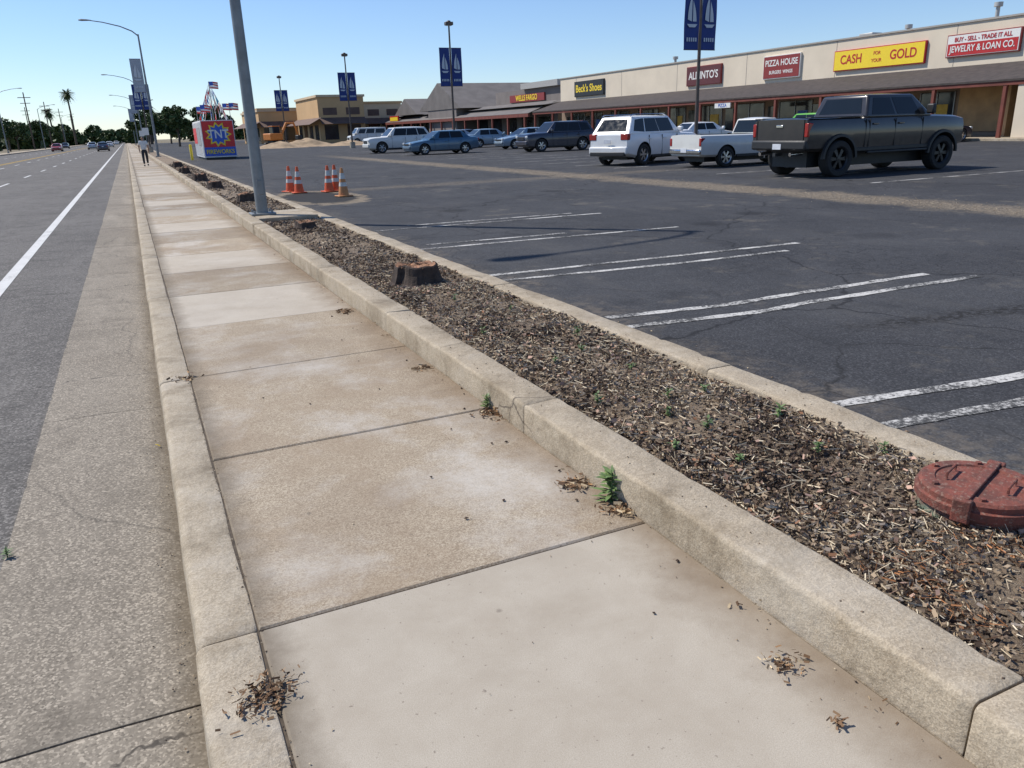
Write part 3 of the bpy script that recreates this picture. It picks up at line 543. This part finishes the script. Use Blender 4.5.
PUP=dict(W=.86,R=.335,xf=1.75,xr=-1.45,tw=.21,st=[(2.7,.68,.42,.82),(2.62,.8,.36,.93),(2.3,.84,.33,.98),(1.4,.86,.32,1.02),(.8,.86,.32,1.03),(-.4,.86,.32,1.04),(-2.4,.86,.36,1.06),(-2.52,.85,.4,1.05)],
 cab=dict(bf=1.45,br=.08,rf=.82,rr=.2,wb=.80,wr=.64,zb=1.01,zr=1.53),win=[[(.22,.14),(.9,.14),(.86,.86),(.12,.86)]],doors=(1.2,.15,.0),handles=(.3,),zf=.72,tz=(.7,.96),ty=(.85,.985),bed=(-2.44,-.05,.74,.62),pz=.5,bz=(.42,.58),rbmat=M_chrome)
VAN=dict(W=.98,R=.36,xf=1.6,xr=-1.5,st=[(2.5,.7,.4,.9),(2.4,.88,.32,1.05),(2.0,.95,.3,1.15),(1.5,.98,.3,1.3),(1.2,.98,.3,1.3),(-2.4,.97,.32,1.3),(-2.5,.93,.4,1.25)],
 cab=dict(bf=1.9,br=-2.48,rf=1.3,rr=-2.4,wb=.94,wr=.84,zb=1.25,zr=2.05),win=[[(.1,.12),(.3,.12),(.3,.8),(.08,.8)],[(.34,.12),(.6,.12),(.6,.8),(.34,.8)],[(.64,.12),(.95,.12),(.95,.8),(.64,.8)]],doors=(1.2,.2,-1.),handles=(.4,),zf=.8,tz=(.9,1.3),pz=.7)
P_char=paint('paint_charcoal',(.026,.023,.023),.2,.3); P_wht=paint('paint_white',(.76,.77,.77)); P_wht2=paint('paint_old_white',(.66,.66,.62),0,.45); P_blue=paint('paint_blue',(.04,.12,.20),.3); P_sil=paint('paint_silver',(.38,.42,.45),.5); P_ltb=paint('paint_light_blue',(.24,.33,.40),.3); P_dk=paint('paint_dark_blue',(.015,.022,.045),.2); P_red=paint('paint_red',(.3,.02,.02)); P_green=paint('paint_green',(.12,.42,.03))
e=car('pickup_truck',18.47,16.28,0,TRK,P_char,M_rimb)
for s in (-1,1):
    for xw in (2.0,-1.88):
        V=[];F=[];n=14
        for i in range(n+1):
            a=math.pi*i/n
            for r_,yy in ((.535,1.0),(.535,1.075),(.60,1.07),(.615,1.0)): V.append((xw+r_*math.cos(a)*1.0,s*yy,.47+r_*math.sin(a)))
        for i in range(n):
            for k in range(3): F.append((i*4+k,i*4+k+1,(i+1)*4+k+1,(i+1)*4+k))
        pyd('fender_flare',V,F,e,[M_trim],60)
    box('bed_rail_cap',-2.93,-1.02,s*.93-.07,s*.93+.07,1.475,1.5,M_trim,e,.01); box('step_bar',-.9,1.35,min(s*1.08,s*.98),max(s*1.08,s*.98),.55,.61,M_trim,e,.02)
    tube('exhaust',[(-2.7,s*.55,.62),(-3.1,s*.55,.6)],[.05,.05],M_chrome,e,10)
box('tailgate_handle',-2.995,-2.96,-.12,.12,1.26,1.33,M_chrome,e,.01); box('hitch',-3.12,-2.9,-.05,.05,.55,.63,M_trim,e); box('rear_axle',-1.93,-1.83,-.8,.8,.4,.5,M_trim,e,.03); lathe('differential',[(0,-.14),(.15,-.1),(.15,.1),(0,.14)],M_trim,e,14,'Y',(-1.9,0,.45))
for s in (-1,1): box('tailgate_seam',-2.985,-2.965,s*.84-.006,s*.84+.006,.95,1.45,M_trim,e)
e=car('suv',18.4,26.5,rad(20),SUV,P_wht); 
for s in (-1,1): tube('roof_rail',[(.3,s*.66,1.75),(.1,s*.66,1.81),(-1.8,s*.66,1.81),(-1.95,s*.66,1.74)],[.018]*4,M_chrome,e,6)
box('lower_cladding',-2.5,-2.38,-.8,.8,.36,.5,M_trim,e,.02)
car('pickup_truck',19.52,22.2,0,PUP,P_wht2)
car('sedan',33.5,42,0,SED,P_wht); car('sedan',18.4,49.5,math.pi,SED,P_blue); car('suv',18.0,57.5,math.pi,dict(SUV),P_wht2)
car('sedan',27.2,61.5,0,SED,P_ltb); car('sedan',26.6,53.4,math.pi,SED,P_ltb); car('suv',24.4,45,math.pi,SUV,P_dk); car('van',29,106,math.pi,VAN,P_wht2)
car('sedan',39.2,30,0,SED,P_dk); car('sedan',27,68,0,SED,P_sil); car('suv',38.5,38,rad(90),SUV,P_green); car('sedan',30,73,0,SED,P_dk)
for x,y,h,m in ((-3.6,150,0,P_dk),(-6.5,190,1,P_sil),(-4,235,1,P_wht),(-12,175,2,P_red),(-14.5,240,2,P_dk),(-7,300,1,P_dk),(-3.4,340,1,P_wht2)):
    car('sedan',x,y,rad(90) if h<2 else rad(-90),SED,m).location.z=-.15
# ------------------------------------------------------------ strip mall
M_stucco=simple('cream_stucco',(.68,.585,.45),.9,0,.07,.5,bump=.2,world=True); M_cap=simple('parapet_cap',(.36,.33,.29),.8,0,.1,1,world=True); M_shing=simple('canopy_shingle',(.060,.048,.043),.9,0,.3,3,bump=.6,world=True); M_beam=simple('redwood_beam',(.17,.045,.03),.75,0,.25,2,world=True)
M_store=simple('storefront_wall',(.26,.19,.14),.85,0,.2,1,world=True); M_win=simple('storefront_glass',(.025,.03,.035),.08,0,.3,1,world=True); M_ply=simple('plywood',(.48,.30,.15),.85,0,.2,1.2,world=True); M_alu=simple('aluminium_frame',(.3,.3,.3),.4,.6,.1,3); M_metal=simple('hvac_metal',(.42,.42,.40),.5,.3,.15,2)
def strip_mall():
    e=empty('strip_mall'); y0,y1=10,83.3
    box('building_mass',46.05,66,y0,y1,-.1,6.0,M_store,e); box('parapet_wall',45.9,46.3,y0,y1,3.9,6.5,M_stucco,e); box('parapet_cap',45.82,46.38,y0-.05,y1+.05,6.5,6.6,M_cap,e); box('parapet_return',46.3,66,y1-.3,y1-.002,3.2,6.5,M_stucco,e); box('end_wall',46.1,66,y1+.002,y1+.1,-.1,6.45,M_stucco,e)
    y=y0+6
    while y<y1-2: box('control_joint',45.885,45.902,y-.012,y+.012,4.15,6.48,M_cap,e); y+=9.1
    V=[(42.2,y0,3.08),(42.2,y1,3.08),(45.9,y1,4.12),(45.9,y0,4.12),(42.2,y0,2.98),(42.2,y1,2.98),(45.9,y1,3.9),(45.9,y0,3.9)]
    pyd('canopy_roof',V,[(0,3,2,1),(4,5,6,7),(0,1,5,4),(1,2,6,5),(2,3,7,6),(3,0,4,7)],e,[M_shing])
    box('fascia_beam',42.25,42.45,y0,y1,2.78,2.97,M_beam,e)
    box('walkway',41.6,46.04,y0,y1,-.05,.13,M_curb,e,.02)
    y=y0+1.5
    while y<y1:
        box('column',42.27,42.45,y-.09,y+.09,.13,2.775,M_beam,e); 
        y+=4.2
    y=y0+.4; i=0
    while y<y1-4:
        w=R.choice([3.6,4.2,5.0]); 
        if 29.5<y+w/2<35.5: box('boarded_window',45.94,46.04,y,y+w-.3,.4,2.9,M_ply,e)
        else:
            box('shop_window',45.98,46.04,y,y+w*.66,.6,2.7,M_win,e); box('shop_door',45.98,46.04,y+w*.72,y+w*.72+.95,.15,2.4,M_win,e)
            for yy in (y,y+w*.33,y+w*.66): box('mullion',45.93,46.045,yy-.03,yy+.03,.58,2.72,M_alu,e)
            box('window_sill',45.92,46.04,y,y+w*.66,.52,.6,M_alu,e)
            if R.random()<.7:
                c=R.choice([(.5,.05,.04),(.55,.5,.45),(.05,.12,.35),(.55,.35,.05)]); box('window_poster',45.95,45.975,y+.4,y+.4+R.uniform(.6,1.2),1.1,2.0,simple('poster_%d'%i,c,.6),e)
        y+=w; i+=1
    box('end_pier',42.3,44.0,25.6,27.6,.13,2.97,M_stucco,e,.02); box('boarded_pier',44.2,45.9,29.2,29.5,.13,2.9,M_ply,e)
    for x,y,w,h in ((52,36,1.4,1.0),(50,44,1.0,.9),(54,56,1.6,1.1),(50,25,1.2,1.4)): box('rooftop_unit',x,x+w,y,y+w*1.2,6.0,6.3+h,M_metal,e,.04)
    for x,y,h in ((49,34,7.5),(50,41,7.1),(49,66,7.2)): tube('roof_vent',[(x,y,6),(x,y,h),(x,y,h+.01),(x,y,h+.25)],[.12,.12,.25,.25],M_metal,e,10)
strip_mall()
def sign(yc,w,z0,z1,bg,fg,lines,border=None):
    e=empty('shop_sign',(45.88,yc,(z0+z1)/2)); h=(z1-z0)/2
    box('sign_frame',-.14,.015,-w/2-.06,w/2+.06,-h-.06,h+.06,border or M_trim,e,.01); box('sign_face',-.16,-.143,-w/2,w/2,-h,h,bg,e)
    rot=(math.pi/2,0,-math.pi/2)
    for (b,sz,dz,sx),f in zip(lines,fg): text(b,sz,(-.165,0,dz),rot,f,e,ext=.004,sx=sx)
    return e
Y_=simple('sign_yellow',(.85,.62,.03),.5,0,.05); Rd=simple('sign_red',(.45,.02,.02),.5,0,.08); Wh=simple('sign_white',(.75,.73,.68),.5,0,.04); Bk=simple('sign_black',(.02,.02,.02),.5); Mar=simple('sign_maroon',(.11,.025,.025),.5); RdD=simple('sign_brick',(.24,.03,.025),.5)
sign(76.8,6.0,4.5,5.95,Bk,[Y_],[("Beck's Shoes",1.05,0,1.0)])
sign(57.6,4.5,4.5,5.95,Mar,[Wh],[("ALDINTO'S",.85,.0,.92)],RdD)
sign(48.4,3.7,4.45,6.0,RdD,[Wh,Wh],[("PIZZA HOUSE",.62,.28,.88),("BURGERS  WINGS",.34,-.38,.9)],Wh)
sign(39.7,7.1,4.55,5.75,Y_,[Rd,Rd,Rd],[("CASH           GOLD",.80,.02,.9),("FOR",.30,.25,1),("YOUR",.30,-.2,1)],Rd)
e=sign(32.4,4.4,4.7,5.85,Wh,[],[],RdD)
box('red_panel',-.168,-.162,-2.15,2.15,-.55,.12,Rd,e); text("BUY - SELL - TRADE IT ALL",.34,(-.175,0,.33),(math.pi/2,0,-math.pi/2),Rd,e,ext=.004,sx=.88); text("JEWELRY & LOAN CO.",.50,(-.18,0,-.2),(math.pi/2,0,-math.pi/2),Wh,e,ext=.004,sx=.80)
e=empty('hanging_sign',(42.1,50.5,2.75)); box('board',-.05,.05,-.9,.9,-.35,.0,Wh,e); text("PIZZA",.36,(-.055,0,-.18),(math.pi/2,0,-math.pi/2),simple('sign_blue',(.03,.1,.4),.5),e,ext=.003)
# ------------------------------------------------------------ grey gabled centre + tan buildings
M_gr=simple('grey_roof',(.15,.135,.125),.9,0,.2,.6,bump=.3,world=True); M_gw=simple('grey_siding',(.19,.165,.15),.85,0,.15,.6,world=True); M_tan=simple('tan_stucco',(.58,.37,.18),.9,0,.08,.4,world=True); M_tan2=simple('light_tan_stucco',(.62,.47,.30),.9,0,.08,.4,world=True); M_brn=simple('brown_awning',(.13,.08,.06),.8,0,.2,1,world=True)
def gable(e,x0,x1,y0,y1,z0,z1,along='x'):
    if along=='x': ym=(y0+y1)/2; V=[(x0,y0,z0),(x0,y1,z0),(x0,ym,z1),(x1,y0,z0),(x1,y1,z0),(x1,ym,z1)]
    else: xm=(x0+x1)/2; V=[(x0,y0,z0),(x1,y0,z0),(xm,y0,z1),(x0,y1,z0),(x1,y1,z0),(xm,y1,z1)]
    o=pyd('gable_roof',V,[(0,2,1),(3,4,5),(0,3,5,2),(1,2,5,4),(0,1,4,3)],e,[M_gr]); bm=bmesh.new(); bm.from_mesh(o.data); bmesh.ops.recalc_face_normals(bm,faces=bm.faces); bm.to_mesh(o.data); bm.free()
def grey_centre():
    e=empty('bank_building')
    box('main_walls',47,66,86,146,-.1,4.2,M_gw,e); box('upper_wall',48,64,86.2,106,4.2,6.1,M_gw,e)
    gable(e,43.4,64,108,126,4.3,8.1); gable(e,44.5,64,84.5,146,3.9,5.2,'y'); gable(e,43.6,60,128,140,4.0,6.6)
    box('light_block',47.5,60,87,97,6.11,6.8,simple('pale_panel',(.36,.35,.33),.8,world=True),e)
    pyd('arcade_roof',[(43,86,3.0),(43,146,3.0),(47,146,4.4),(47,86,4.4)],[(0,3,2,1)],e,[M_gr]); box('arcade_beam',43,43.25,86,146,2.6,2.98,M_beam,e)
    for i in range(13): box('arcade_post',43.02,43.25,87+i*4.7,87.25+i*4.7,-.05,2.59,M_beam,e)
    for i in range(12): box('window',46.93,47.02,88+i*4.7,91+i*4.7,.5,2.6,M_win,e)
    box('entry_gable_wall',43.5,47,110,122,-.1,4.29,M_gw,e)
    box('wall_sign',47.8,47.99,91,101,4.6,5.5,RdD,e); text('WELLS FARGO',.95,(47.78,96,5.05),(math.pi/2,0,-math.pi/2),Y_,e)
    box('small_sign',43.3,43.49,137,142,3.0,4.0,Rd,e); box('small_sign_face',43.26,43.29,137.3,141.7,3.2,3.8,Y_,e)
grey_centre()
def tanb(name,x0,x1,y0,y1,h,m,aw=True):
    e=empty(name); box('walls',x0,x1,y0,y1,-.1,h,m,e); box('cornice',x0-.2,x1+.2,y0-.2,y1+.2,h,h+.35,M_tan2 if m is M_tan else M_tan,e)
    n=max(2,int((x1-x0)/3.5)); 
    for i in range(n):
        xa=x0+(x1-x0)*(i+.2)/n; xb=x0+(x1-x0)*(i+.8)/n; box('front_window',xa,xb,y0-.04,y0+.05,.5,2.8,M_win,e)
        if h>6: box('upper_recess',xa,xb,y0-.03,y0+.05,4.3,5.4,M_brn,e)
    k=max(2,int((y1-y0)/4))
    for i in range(k):
        ya=y0+(y1-y0)*(i+.2)/k; yb=y0+(y1-y0)*(i+.8)/k; box('side_window',x0-.04,x0+.05,ya,yb,.5,2.8,M_win,e)
    if aw:
        pyd('awning',[(x0,y0-2,2.9),(x1,y0-2,2.9),(x1,y0-.05,3.9),(x0,y0-.05,3.9)],[(0,1,2,3)],e,[M_brn]); pyd('awning_side',[(x0-2,y0-2,2.9),(x0-2,y1,2.9),(x0-.05,y1,3.9),(x0-.05,y0-2,3.9)],[(0,3,2,1)],e,[M_brn])
tanb('tan_building',28.5,36,132,150,7.0,M_tan); tanb('tan_building',36.3,47,146.5,165,6.4,M_tan2); tanb('tan_building',22.5,29.5,155,178,5.6,M_tan); tanb('tan_building',27,45,186,210,6.8,M_tan2,False)
def mound(name,x,y,r,h,mat):
    V=[];F=[];n=36;m=9
    for j in range(m+1):
        for i in range(n):
            a=2*math.pi*i/n; q=j/m; rr=r*q*(1+.25*noise.noise(Vector((math.cos(a)*1.5,math.sin(a)*1.5,x)))); V.append((x+rr*1.6*math.cos(a),y+rr*math.sin(a),h*(math.cos(q*math.pi)+1)/2*(1+.4*noise.noise(Vector((rr*1.3*math.cos(a),rr*1.3*math.sin(a),3))))-.02))
    for j in range(m):
        for i in range(n): i2=(i+1)%n; F.append((j*n+i,(j+1)*n+i,(j+1)*n+i2,j*n+i2))
    return pyd(name,V,F,None,[mat],180)
M_dirt=simple('dirt',(.36,.26,.16),.95,0,.3,1.5,bump=1,world=True)
mound('dirt_mound',20.5,104,3.2,.9,M_dirt); mound('dirt_mound',16.5,100,2.5,.7,M_dirt); mound('dirt_mound',25,100,2.5,.55,M_dirt)
def excavator():
    e=empty('excavator',(17.2,106,0),rad(25)); O=simple('machine_orange',(.6,.2,.03),.5)
    for s in (-1,1): box('track',-1.2,1.2,s*.85-.22,s*.85+.22,0,.6,M_trim,e,.15)
    box('chassis',-.9,.9,-.6,.6,.55,.85,M_trim,e,.04); box('house',-1.3,.5,-.85,.85,.86,1.7,O,e,.1); box('cab',-.3,.75,.05,.85,.87,2.5,M_win,e,.08); box('cab_roof',-.35,.8,0,.9,2.51,2.6,O,e,.03)
    tube('boom',[(.5,-.2,1.2),(1.6,-.2,2.9),(2.8,-.2,2.9)],[.18,.16,.12],O,e,8); tube('stick',[(2.7,-.2,3.0),(3.3,-.2,1.4)],[.12,.09],O,e,8); box('bucket',3.0,3.6,-.55,.15,.8,1.4,M_trim,e,.1)
excavator()
# ------------------------------------------------------------ fireworks booth
def booth():
    e=empty('fireworks_stand',(4.75,59.6,0)); Cw=simple('container_white',(.72,.72,.70),.6,0,.06,1)
    e.scale=(.86,.86,.98)
    box('container',0,2.5,0,8.0,.15,2.65,Cw,e,.02)
    for i in range(24): box('rib',-.03,.0-.002,.2+i*.33,.32+i*.33,.25,2.55,Cw,e)
    box('skid',.1,2.4,.1,7.9,0,.149,M_trim,e)
    Bl=simple('graphic_blue',(.04,.11,.50),.5); Rr_=simple('graphic_red',(.65,.03,.03),.5)
    box('graphic_panel',.06,2.44,-.03,-.002,.25,2.6,Rr_,e); box('graphic_band',.06,2.44,-.034,-.031,.25,.85,Bl,e)
    def star(cx,cz,r1,r2,n,yy,m):
        V=[(cx+(r1 if k%2==0 else r2)*1.2*math.cos(k*math.pi/n),yy,cz+(r1 if k%2==0 else r2)*math.sin(k*math.pi/n)) for k in range(2*n)]; pyd('starburst',V,[tuple(range(2*n))],e,[m])
    star(1.25,1.7,.86,.60,11,-.038,Y_); star(1.25,1.7,.70,.48,11,-.044,Bl)
    text('TNT',.8,(1.25,-.055,1.7),(math.pi/2,0,rad(0)),Wh,e); text('FIREWORKS',.40,(1.25,-.05,.53),(math.pi/2,0,0),Y_,e)
    box('counter_hatch',-.05,-.035,1.2,4.2,1.0,2.2,simple('hatch_gray',(.3,.3,.3),.6),e); box('side_banner',-.05,-.033,4.6,7.6,1.1,2.2,Rr_,e)
    p=empty('pennant_display',(5.9,62.0,2.62)); tube('mast',[(0,0,0),(0,0,2.6)],[.035,.025],M_galv,p,8)
    cs=[Rr_,Wh,Bl,Wh,simple('pennant_cyan',(.05,.4,.55),.6),Rr_,Wh]
    n=8
    for k in range(n):
        a=2*math.pi*k/n; bx,by=1.0*math.cos(a),1.9*math.sin(a); tube('string',[(0,0,2.5),(bx,by,.05)],[.006,.006],Wh,p,4)
        for j in range(2,9):
            f=j/9; x,y,z=bx*f,by*f,2.5*(1-f)+.05; dx,dy=bx/9*.62,by/9*.62
            pyd('pennant',[(x-dx,y-dy,z+.16),(x+dx,y+dy,z-.16),(x+R.uniform(-.15,.15),y+R.uniform(-.1,.1),z-.46)],[(0,1,2)],p,[cs[(j+k)%len(cs)]])
    for fx,fy,fz in ((0,0,2.6),(-.95,-1.8,1.0),(.95,-1.8,1.1),(-.95,1.6,1.0),(.9,1.8,1.2)):
        if fz<2: tube('flag_staff',[(fx,fy,0),(fx,fy,fz)],[.02,.015],M_galv,p,6)
        for q in range(5): 
            zz=fz-.09*q; x0=.28 if q<3 else 0
            pyd('flag_stripe',[(fx+x0,fy,zz),(fx+.62,fy+.06,zz-.05),(fx+.62,fy+.06,zz-.14),(fx+x0,fy,zz-.09)],[(0,1,2,3)],p,[Rr_ if q%2==0 else Wh])
        pyd('flag_canton',[(fx,fy,fz),(fx+.28,fy,fz),(fx+.28,fy,fz-.27),(fx,fy,fz-.27)],[(0,1,2,3)],p,[Bl])
    b=empty('bollard',(4.0,61,0)); lathe('post',[(.09,0),(.09,1.0),(.06,1.06),(0,1.07)],Y_,b,16)
booth()
# ------------------------------------------------------------ trees
t=T('foliage'); c=t.mix(t.ramp(t.noise(.9,4,.6),.3,.7),(.028,.05,.016),(.09,.13,.04)); t.set('Base Color',c); t.set('Roughness',.6); t.set('Specular IOR Level',.25); M_leaf=t.m
M_trunk=simple('tree_bark',(.10,.075,.055),.95,0,.3,6,bump=.6)
def crown(name,blobs,n,ls,parent=None):
    Cs=[]
    for (cx,cy,cz,r) in blobs:
        k=max(30,int(n*r*r)); d=rdir(k)*(NR.uniform(.35,1.08,k)**.6)[:,None]*r; d[:,2]*=.8; Cs.append(d+[cx,cy,cz])
    C=np.vstack(Cs); k=len(C); A=rdir(k); B=np.cross(A,rdir(k)); B/=np.linalg.norm(B,axis=1)[:,None]+1e-6; s=NR.uniform(.5,1.2,k)*ls
    return quads(name,C,A*s[:,None],B*(s*.6)[:,None],M_leaf,None,parent)
def tree(x,y,h,r,name='tree',n=90):
    e=empty(name,(x,y,-.1)); tube('trunk',[(0,0,0),(.1,0,h*.25),(.0,.1,h*.5)],[.03*h,.022*h,.014*h],M_trunk,e,8); bl=[]
    for i in range(11):
        a=R.uniform(0,6.28); q=r*R.uniform(.15,.75); z=h*R.uniform(.42,.86); bl.append((q*math.cos(a),q*math.sin(a),z,r*R.uniform(.25,.45)))
        if i<6: tube('limb',[(0,.05,h*.35),(q*.5*math.cos(a),q*.5*math.sin(a),lerp(h*.35,z,.6)),(q*math.cos(a),q*math.sin(a),z)],[.012*h,.008*h,.003*h],M_trunk,e,6)
    bl.append((0,0,h*.85,r*.4)); crown('crown',bl,n,.26 if h<9 else .34,e)
for x,y,h,r in ((-24,150,6,3),(-26,172,5,2.6),(-23,205,7,3.2),(-25,240,7,3.5),(-24,280,8,4),(9,165,7.5,3.2),(15,190,8,3.6),(6.5,215,8,3.4),(21,215,9,4.2),(4.2,240,9,4),(12,260,9,4)): tree(x,y,h,r)
for x,y,h,r in ((71,98,8.8,3.4),(73,165,9,4),(55,225,9,4),(66,63,9.0,2.6)): tree(x,y,h,r)
bl=[]
for i in range(150):
    x=R.uniform(-190,230); y=R.uniform(420,620); bl.append((x,y,R.uniform(1.5,5.5),R.uniform(3,6)))
for i in range(55):
    x=R.uniform(-80,-26); y=R.uniform(240,420); bl.append((x,y,R.uniform(1,5),R.uniform(2.2,4.5)))
crown('tree_line',bl,18,.9)
def palm(x,y,H):
    e=empty('palm_tree',(x,y,-.1)); tube('trunk',[(0,0,0),(.2,0,H*.5),(0,0,H)],[.45,.33,.3],M_trunk,e,10); V=[];F=[]
    for i in range(60):
        a=R.uniform(0,6.28); el=R.uniform(-1.2,1.3); L=R.uniform(2.6,3.8); dx,dy=math.cos(a),math.sin(a)
        for j in range(7):
            t0=j/7
            def pt(t_): return Vector((dx*L*t_*math.cos(el),dy*L*t_*math.cos(el),H+L*t_*math.sin(el)-1.4*t_*t_))
            p=pt(t0);q=pt(t0+.14); w=.65*math.sin(math.pi*min(1,t0+.15))+.08
            for s in (-1,1): o=len(V); V+=[p,q,q+Vector((-dy*w*s+dx*.2,dx*w*s+dy*.2,-.3))]; F.append((o,o+1,o+2))
    pyd('fronds',V,F,e,[M_leaf]); crown('dead_skirt',[(0,0,H-1.4,1.1)],120,.4,e)
palm(-19.5,395,21); palm(-30,430,15); palm(7,270,11.5)
for i,(x,y) in enumerate(((-21,235),(-21,290),(-21,350),(-21,420),(-30,330))):
    e=empty('utility_pole',(x,y,-.1)); tube('post',[(0,0,0),(0,0,13.5)],[.18,.12],M_trunk,e,8); box('crossarm',-1.4,1.4,-.06,.06,12.2,12.36,M_trunk,e); box('crossarm_lower',-1.1,1.1,-.06,.06,10.9,11.04,M_trunk,e)
# ------------------------------------------------------------ pedestrian
def person():
    e=empty('pedestrian',(.85,52,0),rad(180)); 
    sk=simple('skin',(.34,.19,.12),.6,0,.1); sh=simple('white_shirt',(.62,.62,.60),.85,0,.05); pn=simple('dark_trousers',(.025,.026,.032),.85); hr=simple('dark_hair',(.02,.014,.01),.7); so=simple('shoe',(.03,.03,.03),.6)
    def skin(name,V,E,Rd_,m,root=0):
        me=bpy.data.meshes.new(name); me.from_pydata(V,E,[]); o=obj(name,me,e,[m]); o.modifiers.new('s','SKIN'); 
        for i,r in enumerate(Rd_): me.skin_vertices[0].data[i].radius=(r if isinstance(r,tuple) else (r,r)); me.skin_vertices[0].data[i].use_root=(i==root)
        s=o.modifiers.new('u','SUBSURF'); s.levels=2; s.render_levels=2; return o
    skin('trousers',[(0,0,.90),(.09,0,.84),(.10,.13,.50),(.10,.02,.12),(-.09,0,.84),(-.10,-.07,.48),(-.10,-.26,.16),(0,0,.98)],[(0,1),(1,2),(2,3),(0,4),(4,5),(5,6),(0,7)],[.13,.10,.075,.06,.10,.075,.06,(.15,.11)],pn)
    skin('shirt',[(0,0,.92),(0,0,1.10),(0,0,1.32),(.17,0,1.38),(.23,-.05,1.18),(-.17,0,1.38),(-.23,.05,1.18),(0,0,1.42)],[(0,1),(1,2),(2,3),(3,4),(2,5),(5,6),(2,7)],[(.165,.12),(.155,.11),(.17,.12),.065,.06,.065,.06,.06],sh,1)
    for s in (1,-1):
        skin('arm',[(s*.23,-s*.05,1.2),(s*.245,-s*.06,1.10),(s*.24,s*.04,.88),(s*.235,s*.07,.80),(s*.225,s*.09,.76)],[(0,1),(1,2),(2,3),(3,4)],[.045,.042,.03,.032,.02],sk)
        for f in range(4): tube('finger',[(s*.232,s*.09-.025+.017*f,.77),(s*.228,s*.095-.025+.017*f,.72),(s*.22,s*.11-.025+.015*f,.69)],[.009,.008,.006],sk,e,6)
        tube('thumb',[(s*.225,s*.07+.03,.80),(s*.215,s*.07+.06,.76)],[.010,.008],sk,e,6)
    skin('neck_and_head',[(0,0,1.40),(0,.01,1.47),(0,.02,1.54),(0,.02,1.62)],[(0,1),(1,2),(2,3)],[.055,.05,(.075,.085),(.07,.085)],sk)
    skin('hair',[(0,-.02,1.58),(0,-.01,1.665)],[(0,1)],[(.08,.085),(.07,.075)],hr)
    pyd('nose',[(0,.125,1.55),(.012,.10,1.545),(-.012,.10,1.545),(0,.10,1.58)],[(0,1,3),(0,3,2),(0,2,1)],e,[sk])
    for s in (1,-1): lathe('eye',[(.012,-.004),(.0,.0)],hr,e,8,'Y',(s*.03,.106,1.58)); lathe('ear',[(.02,-.008),(.022,.0),(.0,.008)],sk,e,8,'Y',(s*.08,.02,1.56))
    box('mouth',-.02,.02,.10,.107,1.512,1.518,hr,e); box('shoe',.06,.14,-.06,.19,0,.09,so,e,.03); box('shoe',-.14,-.06,-.34,-.10,.02,.12,so,e,.03)
person()
for x,y in ((1.9,90),(2.0,118)):
    e=empty('traffic_sign',(x,y,.1)); tube('post',[(0,0,0),(0,0,2.4)],[.03,.03],M_galv,e,6); box('sign_plate',-.3,.3,-.03,-.01,1.8,2.5,Wh,e)
# ------------------------------------------------------------ light, sky, camera
sd=Vector((.56,-.62,-1.02)); sun=bpy.data.lights.new('sun','SUN'); sun.energy=5.0; sun.angle=rad(.53); sun.color=(1,.95,.875); so=bpy.data.objects.new('sun',sun); COL.objects.link(so); so.rotation_euler=sd.to_track_quat('-Z','Y').to_euler(); so.location=(0,0,30)
w=bpy.data.worlds.new('World'); S.world=w; w.use_nodes=True; nt=w.node_tree; bg=nt.nodes['Background']; sk=nt.nodes.new('ShaderNodeTexSky'); sk.sky_type='NISHITA'; sk.sun_disc=False; sk.sun_elevation=rad(50.7); sk.sun_rotation=rad(-42); sk.air_density=1.0; sk.dust_density=0.0; sk.ozone_density=2.2; sk.altitude=0
mx=nt.nodes.new('ShaderNodeMix'); mx.data_type='RGBA'; mx.blend_type='MULTIPLY'; mx.inputs[0].default_value=1; mx.inputs[7].default_value=(.80,.90,1.10,1)
nt.links.new(sk.outputs[0],mx.inputs[6]); nt.links.new(mx.outputs[2],bg.inputs[0]); bg.inputs[1].default_value=.125
cam=bpy.data.cameras.new('camera'); cam.sensor_width=36; cam.lens=775/1024*36; cam.clip_end=4000; cam.clip_start=.05
co=bpy.data.objects.new('camera',cam); COL.objects.link(co)
r_,u_,b_=Vector((.9028,-.4291,-.03145)),Vector((.1620,.2713,.9488)),Vector((-.3986,-.8616,.3144))
m=Matrix((( r_.x,u_.x,b_.x),(r_.y,u_.y,b_.y),(r_.z,u_.z,b_.z))); co.matrix_world=Matrix.Translation((0,0,1.5))@m.to_4x4(); S.camera=co
S.view_settings.view_transform='Standard'; S.view_settings.look='None'; S.view_settings.exposure=0
